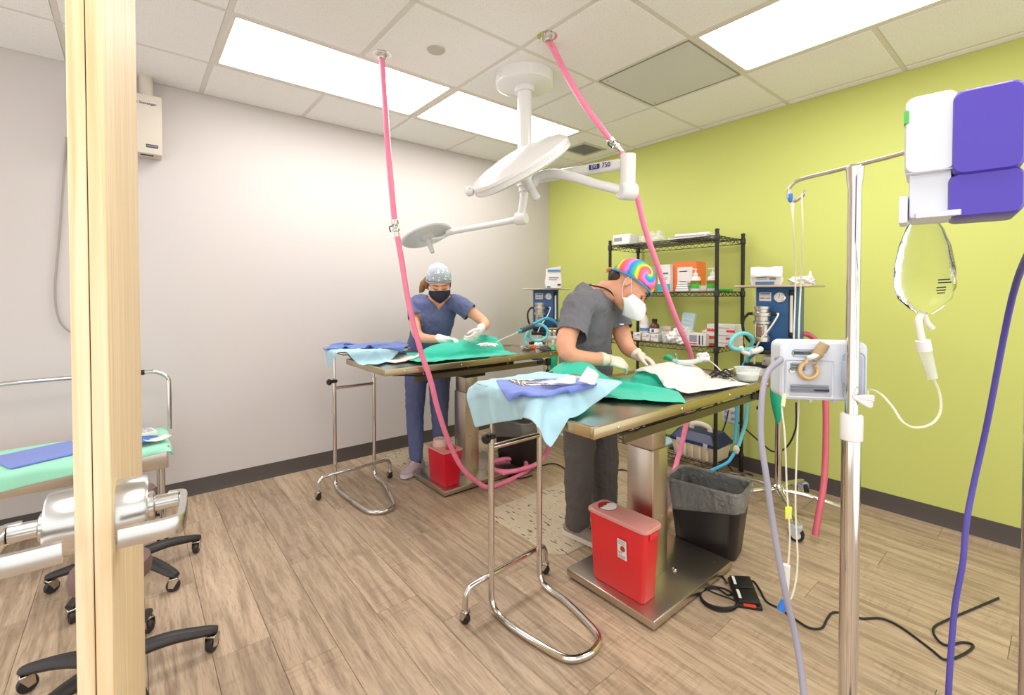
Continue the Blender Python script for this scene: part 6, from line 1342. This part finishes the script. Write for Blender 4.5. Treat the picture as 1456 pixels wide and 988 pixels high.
b = MB(); body_loft(b, [(hipC-Z1*.07, .165, .122), (hipC, .172, .13), (waist, .152, .122), (chest, .162, .128), (uch, .16, .1), (nb-Z1*.004, .078, .07)], l)
seR, seL = shR.lerp(elR, .5), shL.lerp(elL, .52)
limb(b, [uch-l*.06, shR, seR], [.06, .062, .066]); limb(b, [uch+l*.06, shL, seL], [.06, .062, .066])
b = remesh(b, .0065, 3)
cut(b, lambda q: (q-seR).dot((elR-shR).normalized()) > -.002 and (q-seR).length < .1 and (q-chest).dot(-l) > .12); cut(b, lambda q: (q-seL).dot((elL-shL).normalized()) > -.002 and (q-seL).length < .1 and (q-chest).dot(l) > .12)
cut(b, lambda q: vneck(q, nb+f*.02, f, l, Z1, .095, .125))
wrinkle(b, .005, 16, seed=13); wrinkle(b, .002, 42, seed=19)
b.build('scrub_top', BLU, wom, ang=180, solid=.002)
pants(hipC, hR, hL, knR, knL, anR+Z1*.03, anL+Z1*.03, [.09, .082, .066, .058, .047], BLU, 15, wom, l)
SHP = M('mauve_shoe', 'b8a4a8', .8, bump=(200, .3, .002)); SOCK = M('dark_sock', '23304f', .8)
for a_, dx in ((anR, -.1), (anL, .15)):
    fd = (-f2*.88-rt*.36 if dx < 0 else -f2*.95+rt*.2).normalized()
    shoe(wom, V(a_.x, a_.y, 0)-fd*.07, V(a_.x, a_.y, 0)+fd*.165, .09, SHP, M('lilac_sole', 'd3c8d2', .6), PAPER, .0082)
    MB().tube([V(a_.x, a_.y, .06), V(a_.x, a_.y, .13)], .036, seg=14, sm=False).build('sock', SOCK, wom)
cw = cap_shell(hw, (.108, .087, .1), (-.012, 0, .036), .052, -.02, .003, 14).build('surgical_cap', CAPG, wom, ang=180, solid=.003)
MB().tube([hw @ V(.092, 0, .052), hw @ V(.07, -.066, .038), hw @ V(0, -.089, .018), hw @ V(-.07, -.072, -.006), hw @ V(-.12, 0, -.02), hw @ V(-.07, .072, -.006), hw @ V(0, .089, .018), hw @ V(.07, .066, .038)], .0045, seg=8, closed=True).build('cap_band', M('cap_band_grey', '99a1ab', .8), cw)
b = MB(); b.ball(hw @ V(-.075, 0, -.03), (.05, .06, .045), hw.to_3x3().to_4x4(), 20, 12)
hb_ = hw @ V(-.11, -.02, -.03); b.tube([hb_, hb_-rt*.04-Z1*.0+f2*.01, p(603, 405, 3.42), p(599, 413, 3.42), p(596, 416, 3.42)], [.04, .04, .032, .02, .006], seg=14)
b.tube([hw @ V(.02, -.08, .01), hw @ V(0, -.086, -.03), hw @ V(-.02, -.08, -.06)], [.006, .01, .004], seg=8)
wrinkle(remesh(b, .005, 2), .006, 30, seed=2).build('hair', HAIRB, wom, ang=180)
face_parts(wom, hw, M('brow_brown', '7a5636', .6), HAIRD)
mk = mask_shell(hw, .05, lambda u: -.006-.022*abs(u)**1.3, lambda u: -.122+.05*abs(u), 1.25).build('face_mask', M('black_mask', '1f2430', .75), wom, ang=60, solid=.002)
for s in (-1, 1): MB().tube([hw @ V(.045, s*.073, -.03), hw @ V(.02, s*.081, -.01), hw @ V(-.01, s*.086, .012)], .003, seg=6).build('ear_loop', BLACK, mk)
dR = (p(664, 484, 3.09)-wrR).normalized(); dL = (p(668, 487, 3.08)-wrL).normalized()
GLW = M('white_latex_glove', 'f3efea', .4, bump=(160, .2, .002))
for W_, D_, N_, T_, cf, cu_ in ((wrR, dR, -Z1*.8-f2*.3, f2*.6+Z1*.6, (wrR.lerp(elR, .3), .031), .72), (wrL, dL, -rt*.8-f2*.1-Z1*.3, -f2*.9+Z1*.2, (wrL.lerp(elL, .3), .031), .55)):
    remesh(hand(W_, D_, N_, T_, cu_, .92, cuff=cf), .0026, 2).build('glove', GLW, wom, ang=180)
